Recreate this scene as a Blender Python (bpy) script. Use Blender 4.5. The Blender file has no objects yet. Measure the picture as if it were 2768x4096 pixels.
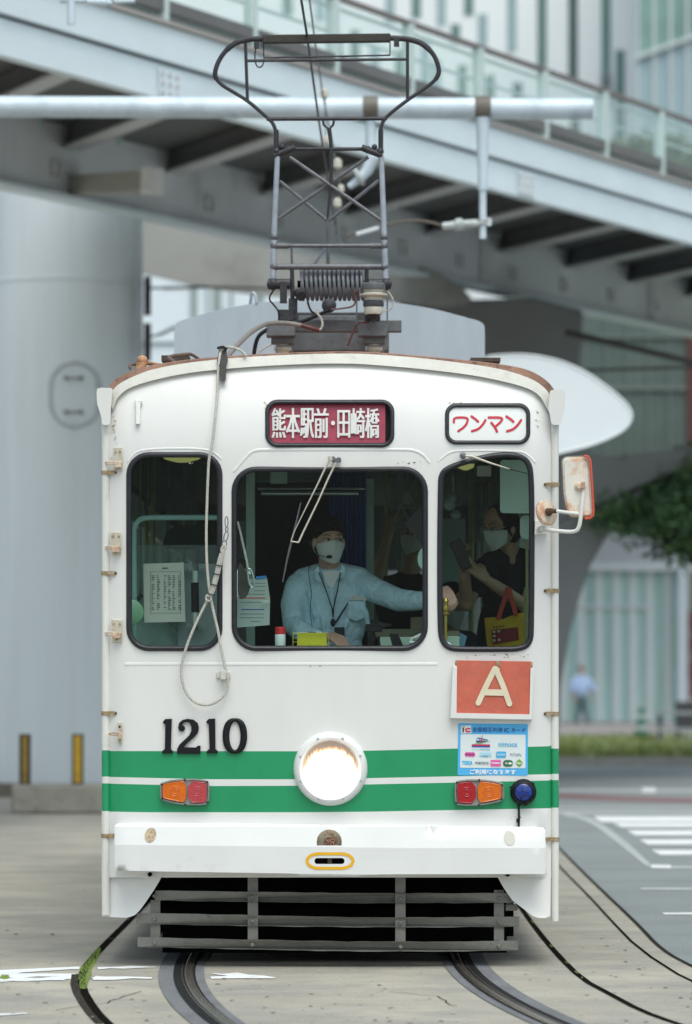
import bpy, math, random
from mathutils import Vector, Matrix, geometry
R = math.radians
random.seed(7)
S = bpy.context.scene
COL = S.collection

# ------------------------------------------------------------------ camera, sky, sun
F = 17138.0; CX = 1384.0; HY = 2690.0; H = 1.515     # focal length in photo pixels, horizon row, eye height
cam = bpy.data.cameras.new('camera'); camo = bpy.data.objects.new('camera', cam); COL.objects.link(camo)
camo.location = (0, 0, H); camo.rotation_euler = (R(90), 0, 0)
cam.sensor_fit = 'VERTICAL'; cam.sensor_height = 36; cam.sensor_width = 24
cam.lens = F / 4096 * 36; cam.shift_y = (HY - 2048) / 4096
cam.clip_start = 0.5; cam.clip_end = 2000
cam.dof.use_dof = True; cam.dof.focus_distance = 22.0; cam.dof.aperture_fstop = 2.6
S.camera = camo
W = bpy.data.worlds.new('World'); S.world = W; W.use_nodes = True
wn = W.node_tree; wn.nodes.clear()
wo = wn.nodes.new('ShaderNodeOutputWorld'); wb = wn.nodes.new('ShaderNodeBackground')
sk = wn.nodes.new('ShaderNodeTexSky'); sk.sky_type = 'NISHITA'; sk.sun_disc = False
sk.sun_elevation = R(64); sk.sun_rotation = R(164); sk.air_density = 1.0; sk.dust_density = 4.0; sk.ozone_density = 1.0
hs = wn.nodes.new('ShaderNodeHueSaturation'); hs.inputs['Saturation'].default_value = 0.6
cm = wn.nodes.new('ShaderNodeVectorMath'); cm.operation = 'MULTIPLY'; cm.inputs[1].default_value = (.95, 1.03, 1.0)   # thin high cloud
wn.links.new(sk.outputs[0], hs.inputs['Color']); wn.links.new(hs.outputs[0], cm.inputs[0]); wn.links.new(cm.outputs[0], wb.inputs[0]); wn.links.new(wb.outputs[0], wo.inputs[0])
wb.inputs[1].default_value = 0.15
sun = bpy.data.lights.new('sun', 'SUN'); sun.energy = 1.0; sun.angle = R(50); sun.color = (1.0, 0.99, 0.965)
suno = bpy.data.objects.new('sun', sun); COL.objects.link(suno)
sd = Vector((0.12, -0.42, 0.895))                       # towards the sun
suno.rotation_euler = sd.to_track_quat('Z', 'Y').to_euler()
S.view_settings.view_transform = 'Standard'; S.view_settings.look = 'None'
S.view_settings.exposure = 0.24; S.view_settings.gamma = 1.0
try:
    S.cycles.max_bounces = 10; S.cycles.transparent_max_bounces = 16; S.cycles.sample_clamp_indirect = 4.0
    S.cycles.use_denoising = True
except Exception: pass

# ------------------------------------------------------------------ points
def P(x, y, Y): return Vector(((x - CX) / F * Y, Y, H + (HY - y) / F * Y))
def G(x, y, z=0.0):
    d = F * (H - z) / (y - HY); return Vector(((x - CX) / F * d, d, z))
def interp(pts, x):
    if x <= pts[0][0]: return pts[0][1]
    for a, b in zip(pts, pts[1:]):
        if x <= b[0]: return a[1] + (b[1] - a[1]) * (x - a[0]) / (b[0] - a[0])
    return pts[-1][1]
def yf(px, py):                                          # depth of the tram's front skin
    u = (px - 1320) / 915.0
    d = 22.0 + 0.10 * u * u + (max(0.0, abs(u) - 0.90) / 0.10) ** 2 * 0.07
    if py < 1830: d += 0.17 * ((1830 - py) / 400.0) ** 2
    return d
def FP(px, py, off=0.0): return P(px, py, yf(px, py) - off)
def flatP(Y): return lambda px, py, off=0.0: P(px, py, Y - off)

# ------------------------------------------------------------------ 2D shapes in photo pixels
def rr(x0, y0, x1, y1, r, n=7):
    out = []
    for cx, cy, a0 in ((x1 - r, y0 + r, -90), (x1 - r, y1 - r, 0), (x0 + r, y1 - r, 90), (x0 + r, y0 + r, 180)):
        for i in range(n + 1):
            a = R(a0 + 90 * i / n); out.append((cx + r * math.cos(a), cy + r * math.sin(a)))
    return out
def ell(cx, cy, rx, ry, n=32, a0=0, a1=360):
    m = n if abs(a1 - a0) >= 360 else n + 1
    return [(cx + rx * math.cos(R(a0 + (a1 - a0) * i / n)), cy + ry * math.sin(R(a0 + (a1 - a0) * i / n))) for i in range(m)]
def smooth(pts, closed=True, it=2):
    for _ in range(it):
        o = []; n = len(pts)
        rng = range(n) if closed else range(n - 1)
        if not closed: o.append(tuple(pts[0]))
        for i in rng:
            a = pts[i]; b = pts[(i + 1) % n]
            o.append(tuple(p * .75 + q * .25 for p, q in zip(a, b))); o.append(tuple(p * .25 + q * .75 for p, q in zip(a, b)))
        if not closed: o.append(tuple(pts[-1]))
        pts = o
    return pts
def rnd(pts, r, k=4):                                      # polygon with rounded corners
    n = len(pts); o = []
    for i in range(n):
        p = Vector(pts[i][:2]); a = Vector(pts[i - 1][:2]) - p; b = Vector(pts[(i + 1) % n][:2]) - p
        ra = min(r, a.length * .45); rb = min(r, b.length * .45); A = p + a.normalized() * ra; C_ = p + b.normalized() * rb
        for j in range(k + 1):
            t = j / k; q = A * (1 - t) ** 2 + p * 2 * t * (1 - t) + C_ * t * t; o.append((q.x, q.y))
    return o
def inset(pts, d):
    n = len(pts); area = sum(pts[i][0] * pts[(i + 1) % n][1] - pts[(i + 1) % n][0] * pts[i][1] for i in range(n))
    s = 1 if area > 0 else -1; o = []
    for i in range(n):
        a = Vector(pts[i - 1]); b = Vector(pts[(i + 1) % n]); t = (b - a)
        if t.length < 1e-6: o.append(pts[i]); continue
        t.normalize(); o.append((pts[i][0] - t.y * d * s, pts[i][1] + t.x * d * s))
    return o
def dens(pts, step, closed=True):
    o = []; n = len(pts)
    for i in range(n if closed else n - 1):
        a = Vector(pts[i]); b = Vector(pts[(i + 1) % n]); k = max(1, int((b - a).length / step))
        for j in range(k): o.append(tuple(a.lerp(b, j / k)))
    if not closed: o.append(tuple(pts[-1]))
    return o
def inside(p, poly):
    x, y = p; c = False; n = len(poly); j = n - 1
    for i in range(n):
        xi, yi = poly[i][0], poly[i][1]; xj, yj = poly[j][0], poly[j][1]
        if (yi > y) != (yj > y) and x < (xj - xi) * (y - yi) / (yj - yi) + xi: c = not c
        j = i
    return c

# ------------------------------------------------------------------ materials
MC = {}
def mat(name, col, rough=0.6, metal=0.0, var=0.0, scale=6.0, bump=0.0, bscale=30.0, spec=0.5, col2=None, thr=(0.5, 0.7), stretch=None, emit=None, coat=0.0, alpha=None):
    if name in MC: return MC[name]
    m = bpy.data.materials.new(name); m.use_nodes = True; nt = m.node_tree
    b = nt.nodes['Principled BSDF']; MC[name] = m
    b.inputs['Roughness'].default_value = rough; b.inputs['Metallic'].default_value = metal
    b.inputs['Specular IOR Level'].default_value = spec; b.inputs['Coat Weight'].default_value = coat
    c = (*col, 1); b.inputs['Base Color'].default_value = c
    tc = nt.nodes.new('ShaderNodeTexCoord'); vec = tc.outputs['Object']
    if stretch:
        mp = nt.nodes.new('ShaderNodeMapping'); mp.inputs['Scale'].default_value = stretch
        nt.links.new(vec, mp.inputs[0]); vec = mp.outputs[0]
    last = None
    if var > 0:
        nz = nt.nodes.new('ShaderNodeTexNoise'); nz.inputs['Scale'].default_value = scale; nz.inputs['Detail'].default_value = 6; nz.inputs['Roughness'].default_value = 0.65
        nt.links.new(vec, nz.inputs['Vector'])
        rp = nt.nodes.new('ShaderNodeValToRGB'); rp.color_ramp.elements[0].position = 0.3; rp.color_ramp.elements[1].position = 0.7
        rp.color_ramp.elements[0].color = (*[x * (1 - var) for x in col], 1); rp.color_ramp.elements[1].color = (*[min(1, x * (1 + var)) for x in col], 1)
        nt.links.new(nz.outputs['Fac'], rp.inputs[0]); last = rp.outputs[0]
    if col2 is not None:
        n2 = nt.nodes.new('ShaderNodeTexNoise'); n2.inputs['Scale'].default_value = scale * 1.7; n2.inputs['Detail'].default_value = 8; n2.inputs['Roughness'].default_value = 0.7
        nt.links.new(vec, n2.inputs['Vector'])
        r2 = nt.nodes.new('ShaderNodeMapRange'); r2.inputs[1].default_value = thr[0]; r2.inputs[2].default_value = thr[1]
        nt.links.new(n2.outputs['Fac'], r2.inputs[0])
        mx = nt.nodes.new('ShaderNodeMix'); mx.data_type = 'RGBA'
        mx.inputs[6].default_value = c; mx.inputs[7].default_value = (*col2, 1)
        if last: nt.links.new(last, mx.inputs[6])
        nt.links.new(r2.outputs[0], mx.inputs[0]); last = mx.outputs[2]
    if last: nt.links.new(last, b.inputs['Base Color'])
    if bump > 0:
        nb = nt.nodes.new('ShaderNodeTexNoise'); nb.inputs['Scale'].default_value = bscale; nb.inputs['Detail'].default_value = 4
        nt.links.new(vec, nb.inputs['Vector'])
        bp = nt.nodes.new('ShaderNodeBump'); bp.inputs['Strength'].default_value = min(1, bump); bp.inputs['Distance'].default_value = 0.01 * max(1, bump)
        nt.links.new(nb.outputs['Fac'], bp.inputs['Height']); nt.links.new(bp.outputs[0], b.inputs['Normal'])
    if emit:
        b.inputs['Emission Color'].default_value = (*emit[0], 1); b.inputs['Emission Strength'].default_value = emit[1]
    return m
def glassmat(name, tint, refl=0.03, haze=0.0, hcol=(0.8, 0.9, 0.9), rough=0.02):
    m = bpy.data.materials.new(name); m.use_nodes = True; nt = m.node_tree; nt.nodes.clear()
    o = nt.nodes.new('ShaderNodeOutputMaterial'); t = nt.nodes.new('ShaderNodeBsdfTransparent'); g = nt.nodes.new('ShaderNodeBsdfGlossy')
    t.inputs[0].default_value = (*tint, 1); g.inputs['Roughness'].default_value = rough
    lw = nt.nodes.new('ShaderNodeFresnel'); lw.inputs[0].default_value = 1.0 + refl * 8
    ge = nt.nodes.new('ShaderNodeNewGeometry'); mt_ = nt.nodes.new('ShaderNodeMath'); mt_.operation = 'SUBTRACT'; mt_.use_clamp = True
    nt.links.new(lw.outputs[0], mt_.inputs[0]); nt.links.new(ge.outputs['Backfacing'], mt_.inputs[1])
    mx = nt.nodes.new('ShaderNodeMixShader'); nt.links.new(mt_.outputs[0], mx.inputs[0])
    src = t.outputs[0]
    if haze:
        d = nt.nodes.new('ShaderNodeBsdfDiffuse'); d.inputs[0].default_value = (*hcol, 1)
        m2 = nt.nodes.new('ShaderNodeMixShader'); m2.inputs[0].default_value = haze
        nt.links.new(t.outputs[0], m2.inputs[1]); nt.links.new(d.outputs[0], m2.inputs[2]); src = m2.outputs[0]
    nt.links.new(src, mx.inputs[1]); nt.links.new(g.outputs[0], mx.inputs[2]); nt.links.new(mx.outputs[0], o.inputs[0])
    MC[name] = m; return m

# ------------------------------------------------------------------ mesh builder
def frame_for(d):
    d = d.normalized(); up = Vector((0, 0, 1)) if abs(d.z) < 0.95 else Vector((0, 1, 0))
    a = d.cross(up).normalized(); return a, d.cross(a).normalized()
class MB:
    def __init__(s): s.v = []; s.f = []; s.mi = []
    def add(s, vs, fs, m=0):
        o = len(s.v); s.v += [Vector(p) for p in vs]
        for f in fs: s.f.append([i + o for i in f]); s.mi.append(m)
        return s
    def box(s, c, size, ax=None, m=0):
        c = Vector(c); X, Y, Z = ax if ax else (Vector((1, 0, 0)), Vector((0, 1, 0)), Vector((0, 0, 1)))
        h = [t / 2 for t in size]
        vs = [c + X * (h[0] * a) + Y * (h[1] * b) + Z * (h[2] * d) for a in (-1, 1) for b in (-1, 1) for d in (-1, 1)]
        return s.add(vs, [(0, 1, 3, 2), (4, 6, 7, 5), (0, 4, 5, 1), (2, 3, 7, 6), (0, 2, 6, 4), (1, 5, 7, 3)], m)
    def bar(s, a, b, w, h, m=0, up=None):                  # box beam from a to b
        a = Vector(a); b = Vector(b); d = (b - a); L = d.length; d.normalize()
        u = Vector(up) if up else (Vector((0, 0, 1)) if abs(d.z) < 0.9 else Vector((0, 1, 0)))
        x = d.cross(u).normalized(); z = x.cross(d).normalized()
        return s.box((a + b) / 2, (w, L, h), (x, d, z), m)
    def tube(s, pts, r, n=10, m=0, closed=False, cap=True, flat=1.0):
        pts = [Vector(p) for p in pts]; k = len(pts); rs = r if isinstance(r, (list, tuple)) else [r] * k
        rings = []; a = None
        for i in range(k):
            if closed: t = pts[(i + 1) % k] - pts[i - 1]
            else: t = pts[min(i + 1, k - 1)] - pts[max(i - 1, 0)]
            if t.length < 1e-9: t = Vector((0, 0, 1))
            t.normalize()
            if a is None: a, b = frame_for(t)
            else:
                a = a - t * a.dot(t)
                if a.length < 1e-6: a, b = frame_for(t)
                a.normalize(); b = t.cross(a)
            rings.append([pts[i] + (a * math.cos(2 * math.pi * j / n) + b * math.sin(2 * math.pi * j / n) * flat) * rs[i] for j in range(n)])
        vs = [p for rg in rings for p in rg]; fs = []
        for i in range(k if closed else k - 1):
            i2 = (i + 1) % k
            for j in range(n):
                j2 = (j + 1) % n; fs.append((i * n + j, i * n + j2, i2 * n + j2, i2 * n + j))
        if not closed and cap: fs.append(tuple(range(n))[::-1]); fs.append(tuple((k - 1) * n + j for j in range(n)))
        return s.add(vs, fs, m)
    def lathe(s, o, d, prof, n=28, m=0):                    # prof: (distance along d, radius)
        o = Vector(o); d = Vector(d).normalized(); a, b = frame_for(d); vs = []; fs = []
        for t, r in prof:
            for j in range(n):
                an = 2 * math.pi * j / n; vs.append(o + d * t + (a * math.cos(an) + b * math.sin(an)) * max(r, 1e-5))
        for i in range(len(prof) - 1):
            for j in range(n): fs.append((i * n + j, i * n + (j + 1) % n, (i + 1) * n + (j + 1) % n, (i + 1) * n + j))
        fs.append(tuple(range(n))[::-1]); fs.append(tuple((len(prof) - 1) * n + j for j in range(n)))
        return s.add(vs, fs, m)
    def ball(s, c, r, n=16, k=10, m=0, rot=None):
        c = Vector(c); r = r if isinstance(r, (list, tuple)) else (r, r, r); vs = []; fs = []
        for i in range(k + 1):
            th = math.pi * i / k
            for j in range(n):
                ph = 2 * math.pi * j / n; v = Vector((r[0] * math.sin(th) * math.cos(ph), r[1] * math.sin(th) * math.sin(ph), r[2] * math.cos(th)))
                if rot: v = rot @ v
                vs.append(c + v)
        for i in range(k):
            for j in range(n): fs.append((i * n + j, (i + 1) * n + j, (i + 1) * n + (j + 1) % n, i * n + (j + 1) % n))
        return s.add(vs, fs, m)
    def plate(s, poly, fn, off=0.0, th=0.01, m=0):           # polygon in photo pixels, mapped by fn, with thickness
        n = len(poly); fr = [fn(x, y, off) for x, y in poly]; bk = [fn(x, y, off - th) for x, y in poly]
        tri = geometry.tessellate_polygon([[Vector((x, -y, 0)) for x, y in poly]])
        area = sum(poly[i][0] * poly[(i + 1) % n][1] - poly[(i + 1) % n][0] * poly[i][1] for i in range(n))
        fs = [tuple(t) for t in tri] + [tuple(n + i for i in t)[::-1] for t in tri]
        for i in range(n): fs.append((i, (i + 1) % n, n + (i + 1) % n, n + i))
        return s.add(fr + bk, fs, m)
    def ring(s, path, w, d, fn, off=0.0, closed=True, n=8, m=0, square=False):   # moulding along a pixel path
        k = len(path); rings = []
        for i in range(k):
            a = Vector(path[i - 1] if (closed or i > 0) else path[0]); b = Vector(path[(i + 1) % k] if (closed or i < k - 1) else path[-1])
            t = (b - a)
            t = t.normalized() if t.length > 1e-9 else Vector((1, 0)); nx, ny = -t.y, t.x; rg = []
            if square: cs = [(-.5, 0), (-.5, 1), (.5, 1), (.5, 0)]
            else: cs = [(.5 * math.cos(math.pi * j / (n - 1)), math.sin(math.pi * j / (n - 1))) for j in range(n)]
            for c1, c2 in cs: rg.append(fn(path[i][0] + nx * w * c1, path[i][1] + ny * w * c1, off + d * c2))
            rings.append(rg)
        q = len(rings[0]); vs = [p for r_ in rings for p in r_]; fs = []
        for i in range(k if closed else k - 1):
            i2 = (i + 1) % k
            for j in range(q): fs.append((i * q + j, i * q + (j + 1) % q, i2 * q + (j + 1) % q, i2 * q + j))
        if not closed: fs.append(tuple(range(q))); fs.append(tuple((k - 1) * q + j for j in range(q))[::-1])
        return s.add(vs, fs, m)
    def sheet(s, outline, fn, holes=(), lines=(), step=60, matf=None, off=0.0, m=0):   # triangulated skin with holes
        pts = []; edges = []
        def loop(pp, closed=True):
            o = len(pts); k = len(pp)
            for p in pp: pts.append(Vector((p[0], p[1])))
            for i in range(k if closed else k - 1): edges.append((o + i, o + (i + 1) % k))
        out = dens(outline, step); loop(out)
        for h in holes: loop(dens(h, step))
        for l in lines: loop(dens(l, step, False), False)
        xs = [p[0] for p in outline]; ys = [p[1] for p in outline]
        x = min(xs) + step / 2
        while x < max(xs):
            y = min(ys) + step / 2
            while y < max(ys):
                if inside((x, y), outline) and not any(inside((x, y), h) for h in holes): pts.append(Vector((x, y)))
                y += step
            x += step
        r = geometry.delaunay_2d_cdt(pts, edges, [], 0, 1e-4)
        V2, FF = r[0], r[2]; o = len(s.v); s.v += [fn(p.x, p.y, off) for p in V2]
        for f in FF:
            c = sum((V2[i] for i in f), Vector((0, 0))) / len(f)
            if inside(c, outline) and not any(inside(c, h) for h in holes):
                a = V2[f[1]] - V2[f[0]]; b = V2[f[2]] - V2[f[0]]; f = list(f)
                if a.x * b.y - a.y * b.x > 0: f = f[::-1]
                s.f.append([i + o for i in f]); s.mi.append(matf(c) if matf else m)
        return s
    def strip(s, line, w, z, m=0, th=0.0):                   # ribbon on the ground along world points; w=(left,right)
        k = len(line); vs = []; fs = []
        for i in range(k):
            a = Vector(line[max(0, i - 1)]); b = Vector(line[min(k - 1, i + 1)]); t = (b - a); t.z = 0; t.normalize(); nrm = Vector((t.y, -t.x, 0))
            p = Vector(line[i]); p.z = z; vs += [p + nrm * w[0], p + nrm * w[1]]
        for i in range(k - 1): fs.append((2 * i, 2 * i + 1, 2 * i + 3, 2 * i + 2))
        return s.add(vs, fs, m)
    def build(s, name, mats, parent=None, sharp=35, bevel=0.0, solid=0.0, label=None, loc=None):
        me = bpy.data.meshes.new(name)
        org = Vector((0, 0, 0))
        if loc is not None: org = Vector(loc)
        par = parent
        base = Vector((0, 0, 0))
        while par is not None: base += par.location; par = par.parent
        shift = base + org
        me.from_pydata([p - shift for p in s.v], [], s.f); 
        if not isinstance(mats, (list, tuple)): mats = [mats]
        for m_ in mats: me.materials.append(m_)
        for p, i in zip(me.polygons, s.mi): p.material_index = i
        me.validate()
        import bmesh
        bm = bmesh.new(); bm.from_mesh(me); bmesh.ops.recalc_face_normals(bm, faces=bm.faces); bm.to_mesh(me); bm.free()
        me.shade_smooth()
        try: me.set_sharp_from_angle(angle=R(sharp))
        except Exception: pass
        o = bpy.data.objects.new(name, me); COL.objects.link(o); o.parent = parent; o.location = org
        if solid: md = o.modifiers.new('solid', 'SOLIDIFY'); md.thickness = solid; md.offset = -1
        if bevel: md = o.modifiers.new('bevel', 'BEVEL'); md.width = bevel; md.segments = 2; md.limit_method = 'ANGLE'; md.angle_limit = R(40)
        if label: o['label'] = label
        return o
def tag(o, label=None, cat=None, group=None, kind=None):
    if label: o['label'] = label
    if cat: o['category'] = cat
    if group: o['group'] = group
    if kind: o['kind'] = kind
    return o
def empty(name, loc, label, cat, group=None):
    o = bpy.data.objects.new(name, None); COL.objects.link(o); o.location = loc; o.empty_display_size = .2
    return tag(o, label, cat, group)
def blob(name, prims, voxel, material, parent, sm=6):        # one continuous surface grown from tapered limbs
    mb = MB()
    for p in prims:
        if p[0] == 'b': mb.ball(p[1], p[2], 20, 14, rot=(p[3] if len(p) > 3 else None))
        elif p[0] == 'c':
            pts, rs = p[1], p[2]; mb.tube(pts, rs, 14, flat=(p[3] if len(p) > 3 else 1.0))
            for q, r in zip(pts, rs): mb.ball(q, r * .99, 14, 8)
    o = mb.build(name, material, parent)
    md = o.modifiers.new('r', 'REMESH'); md.mode = 'VOXEL'; md.voxel_size = voxel; md.use_smooth_shade = True
    md = o.modifiers.new('s', 'SMOOTH'); md.iterations = sm; md.factor = .5
    bpy.context.view_layer.update()
    ev = o.evaluated_get(bpy.context.evaluated_depsgraph_get()); me = bpy.data.meshes.new_from_object(ev)
    o.modifiers.clear(); old = o.data; o.data = me; me.name = name
    me.shade_smooth()
    if not me.materials: me.materials.append(material)
    return o
def text(name, body, box, fn, off, material, parent, bold=0.0, th=0.002, shear=0.0, keep=False):
    c = bpy.data.curves.new(name, 'FONT'); c.body = body; c.offset = bold; c.extrude = 0.01; c.shear = shear
    t = bpy.data.objects.new(name, c); COL.objects.link(t); bpy.context.view_layer.update()
    me = bpy.data.meshes.new_from_object(t.evaluated_get(bpy.context.evaluated_depsgraph_get()))
    bpy.data.objects.remove(t); xs = [v.co.x for v in me.vertices]; ys = [v.co.y for v in me.vertices]
    x0, x1, y0, y1 = min(xs), max(xs), min(ys), max(ys)
    base = Vector((0, 0, 0)); par = parent
    while par is not None: base += par.location; par = par.parent
    for v in me.vertices:
        px = box[0] + (v.co.x - x0) / (x1 - x0) * (box[2] - box[0]); py = box[3] - (v.co.y - y0) / (y1 - y0) * (box[3] - box[1])
        v.co = fn(px, py, off + (th if v.co.z > 0 else 0)) - base
    me.materials.clear(); me.materials.append(material)
    o = bpy.data.objects.new(name, me); COL.objects.link(o); o.parent = parent
    return o
# ------------------------------------------------------------------ paints
white = mat('white_paint', (0.78, 0.775, 0.755), 0.28, var=0.035, scale=2.2, stretch=(1, 1, .35), bump=.30, bscale=2.2, spec=.5, col2=(.60, .56, .48), thr=(.66, .86))
whiteb = mat('bumper_white', (0.78, 0.785, 0.775), 0.36, var=0.03, scale=3, bump=.25, bscale=3.5, col2=(.62, .58, .50), thr=(.64, .85))
cream = mat('cream_edge', (0.62, 0.61, 0.555), 0.5, var=.08, scale=9, bump=.3, bscale=25, col2=(.35, .28, .2), thr=(.6, .8))
pipew = mat('pipe_white', (0.76, 0.75, 0.71), 0.42, var=.05, scale=7, stretch=(1, 1, .25), col2=(.45, .33, .2), thr=(.62, .85), bump=.2, bscale=20)
green = mat('stripe_green', (0.018, 0.30, 0.125), 0.3, var=.06, scale=5, bump=.08, bscale=2)
rubber = mat('black_rubber', (0.018, 0.018, 0.024), 0.38, var=.3, scale=25, bump=.25, bscale=40)
blackp = mat('black_paint', (0.010, 0.010, 0.012), 0.5, var=.2, scale=20, spec=.25)
dark = mat('underframe_black', (0.005, 0.0047, 0.0045), 0.95, var=.4, scale=9, spec=.05)
slatm = mat('slat_grey_paint', (0.20, 0.198, 0.178), 0.62, var=.14, scale=10, bump=.5, bscale=45, col2=(.07, .055, .04), thr=(.6, .8))
rust = mat('rusty_roof', (0.33, 0.19, 0.14), 0.85, var=.3, scale=8, bump=.7, bscale=30, col2=(.06, .04, .035), thr=(.52, .68))
rustm = mat('rust_stained_white', (0.70, 0.58, 0.45), 0.5, var=.1, scale=6, bump=.2, bscale=30, col2=(.33, .12, .05), thr=(.45, .72))
brass = mat('rusty_clamp', (0.36, 0.25, 0.13), 0.55, metal=.3, var=.3, scale=40, col2=(.6, .56, .48), thr=(.5, .7))
steelg = mat('grey_steel', (0.155, 0.16, 0.175), 0.45, metal=.35, var=.25, scale=18, bump=.3, bscale=40)
steell = mat('pale_steel', (0.46, 0.50, 0.56), 0.42, metal=.25, var=.15, scale=12, bump=.2, bscale=30)
steeld = mat('dark_steel', (0.045, 0.045, 0.052), 0.5, metal=.3, var=.35, scale=22, bump=.3, bscale=40)
acm = mat('cooling_unit_grey', (0.44, 0.51, 0.57), 0.5, var=.07, scale=4, stretch=(2, 1, .4), bump=.15, bscale=6)
acl = mat('cooling_unit_edge', (0.52, 0.58, 0.63), 0.5, var=.05, scale=6)
porc = mat('porcelain', (0.62, 0.60, 0.52), 0.25, var=.2, scale=14)
ropem = mat('rope_white', (0.55, 0.53, 0.48), 0.85, var=.25, scale=90, bump=.8, bscale=160)
cableg = mat('cable_grey', (0.24, 0.22, 0.20), .6, var=.2, scale=20)
cabled = mat('cable_dark_red', (0.11, 0.035, 0.035), .5, var=.2, scale=20)
glass = glassmat('tinted_glass', (0.87, 0.935, 0.92), refl=.03, haze=.006, hcol=(.6, .72, .72))  # faint pale veil mixed in as painted reflection haze
sglass = glassmat('side_glass', (0.50, 0.60, 0.56), refl=.03)
clearg = glassmat('clear_cover', (0.97, 0.97, 0.97), refl=.02)

# ------------------------------------------------------------------ the tram
tram = empty('tram', (-0.083, 28.0, 0.0), 'white and green single tram number 1210 with lit round headlight, running towards the viewer', 'tram')
LW = rr(516, 1819, 879, 2594, 80); CW = rr(937, 1877, 1701, 2594, 88)
RW = smooth([(1762, 1960), (1764, 1895), (1800, 1868), (1880, 1842), (1985, 1819), (2070, 1820), (2117, 1848), (2126, 1920), (2128, 2100), (2126, 2500), (2122, 2570), (2085, 2596), (1990, 2597), (1860, 2597), (1795, 2594), (1765, 2560), (1760, 2480), (1759, 2200)], it=2)
DS = rr(1069, 1607, 1569, 1781, 42); OS = rr(1788, 1621, 2113, 1770, 38)
SLOTF = lambda x: interp([(406, 3004), (1180, 3005), (1460, 3003), (2240, 2984)], x)
G1b = lambda x: interp([(406, 3107), (840, 3117), (1180, 3117), (1460, 3113), (2240, 3096)], x)
G2a = lambda x: interp([(406, 3134), (840, 3144), (1180, 3143), (1460, 3138), (2240, 3121)], x)
G2b = lambda x: interp([(406, 3246), (600, 3249), (1180, 3249), (1460, 3247), (2240, 3232)], x)
out_arc = [(432, 1600), (458, 1546), (520, 1510), (617, 1473), (793, 1444), (1057, 1422), (1384, 1412), (1560, 1421), (1736, 1437), (2000, 1472), (2133, 1516), (2190, 1560), (2206, 1600)]
in_arc = [(452, 1640), (470, 1585), (529, 1542), (705, 1498), (881, 1476), (1145, 1458), (1384, 1452), (1560, 1464), (1736, 1481), (1912, 1503), (2089, 1543), (2159, 1577), (2190, 1640)]
oa = smooth(out_arc, False, 2); ia = smooth(in_arc, False, 2)
outline = [(408, 1640), (432, 1600)] + [p for p in oa[1:-1]] + [(2206, 1600), (2234, 1640), (2236, 3510), (406, 3510)]
def stripe(c):
    if SLOTF(c.x) < c.y < G1b(c.x) or G2a(c.x) < c.y < G2b(c.x): return 1
    return 0
lines = [[(x, f(x)) for x in range(410, 2234, 38)] for f in (SLOTF, G1b, G2a, G2b)]
m = MB(); m.sheet(outline, FP, [inset(LW, 2), inset(CW, 2), inset(RW, 2), DS, OS], lines, 45, stripe)
def buildflat(mb, name, mats, parent, solid=0.0, sharp=40):
    import bmesh
    orig = bmesh.ops.recalc_face_normals
    me = bpy.data.meshes.new(name); base = Vector((0, 0, 0)); par = parent
    while par is not None: base += par.location; par = par.parent
    me.from_pydata([p - base for p in mb.v], [], mb.f)
    mats = mats if isinstance(mats, (list, tuple)) else [mats]
    for q in mats: me.materials.append(q)
    for p, i in zip(me.polygons, mb.mi): p.material_index = i
    me.shade_smooth(); me.set_sharp_from_angle(angle=R(sharp))
    o = bpy.data.objects.new(name, me); COL.objects.link(o); o.parent = parent
    if solid: md = o.modifiers.new('solid', 'SOLIDIFY'); md.thickness = solid; md.offset = -1
    return o
buildflat(m, 'front_panel', [white, green], tram)
# mouldings pressed into the front
mo = MB(); mo.ring(smooth([(934, 1886), (965, 1850), (1000, 1810), (1025, 1800), (1060, 1798), (1600, 1798), (1650, 1799), (1690, 1815), (1718, 1850)], False), 12, .0035, FP, closed=False); mo.build('moulding', white, tram)
mo = MB(); mo.ring(smooth([(512, 1846), (540, 1808), (590, 1797), (700, 1793), (800, 1795), (850, 1804), (886, 1836)], False), 9, .0025, FP, closed=False); mo.build('moulding', white, tram)
mo = MB(); mo.ring(smooth([(1762, 1838), (1800, 1806), (1860, 1802), (2060, 1803), (2105, 1812), (2142, 1850)], False), 9, .003, FP, closed=False); mo.build('moulding', white, tram)
mo = MB(); mo.ring([(x, 2657) for x in range(500, 1800, 50)], 14, .0022, FP, closed=False)
mo.build('moulding', white, tram)
# brow rim and rusty roof
rim = MB(); n = len(oa); vs = []
for a, b in zip(oa, ia): vs += [FP(a[0], a[1], .032), FP(b[0], b[1], .028), FP(b[0], b[1], .0), P(a[0], a[1], yf(*a) + .3)]
fs = []
for i in range(n - 1):
    for j in range(4): fs.append((4 * i + j, 4 * i + (j + 1) % 4, 4 * i + 4 + (j + 1) % 4, 4 * i + 4 + j))
fs += [(0, 1, 2, 3), tuple(4 * (n - 1) + j for j in (3, 2, 1, 0))]
rim.add(vs, fs); rim.build('roof_rim', cream, tram, sharp=50)
ro = MB(); ra = smooth([(424, 1575), (436, 1540), (476, 1500), (560, 1472), (640, 1452), (800, 1432), (1060, 1414), (1384, 1403), (1560, 1412), (1736, 1428), (1925, 1446), (2010, 1457), (2110, 1475), (2175, 1508), (2215, 1548), (2224, 1580)], False, 2)
rw = [P(x, y, 22.34) for x, y in ra]; vs = []; fs = []; k = len(rw)
for yy, dz in ((22.34, -.004), (22.5, .012), (23.2, .012), (24.5, .01), (33.8, .01), (34.2, -.1)):
    for p in rw: vs.append(Vector((p.x, yy, p.z + dz)))
for i in range(5):
    for j in range(k - 1): fs.append((i * k + j, i * k + j + 1, (i + 1) * k + j + 1, (i + 1) * k + j))
fs.append(tuple(range(k)))
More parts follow.
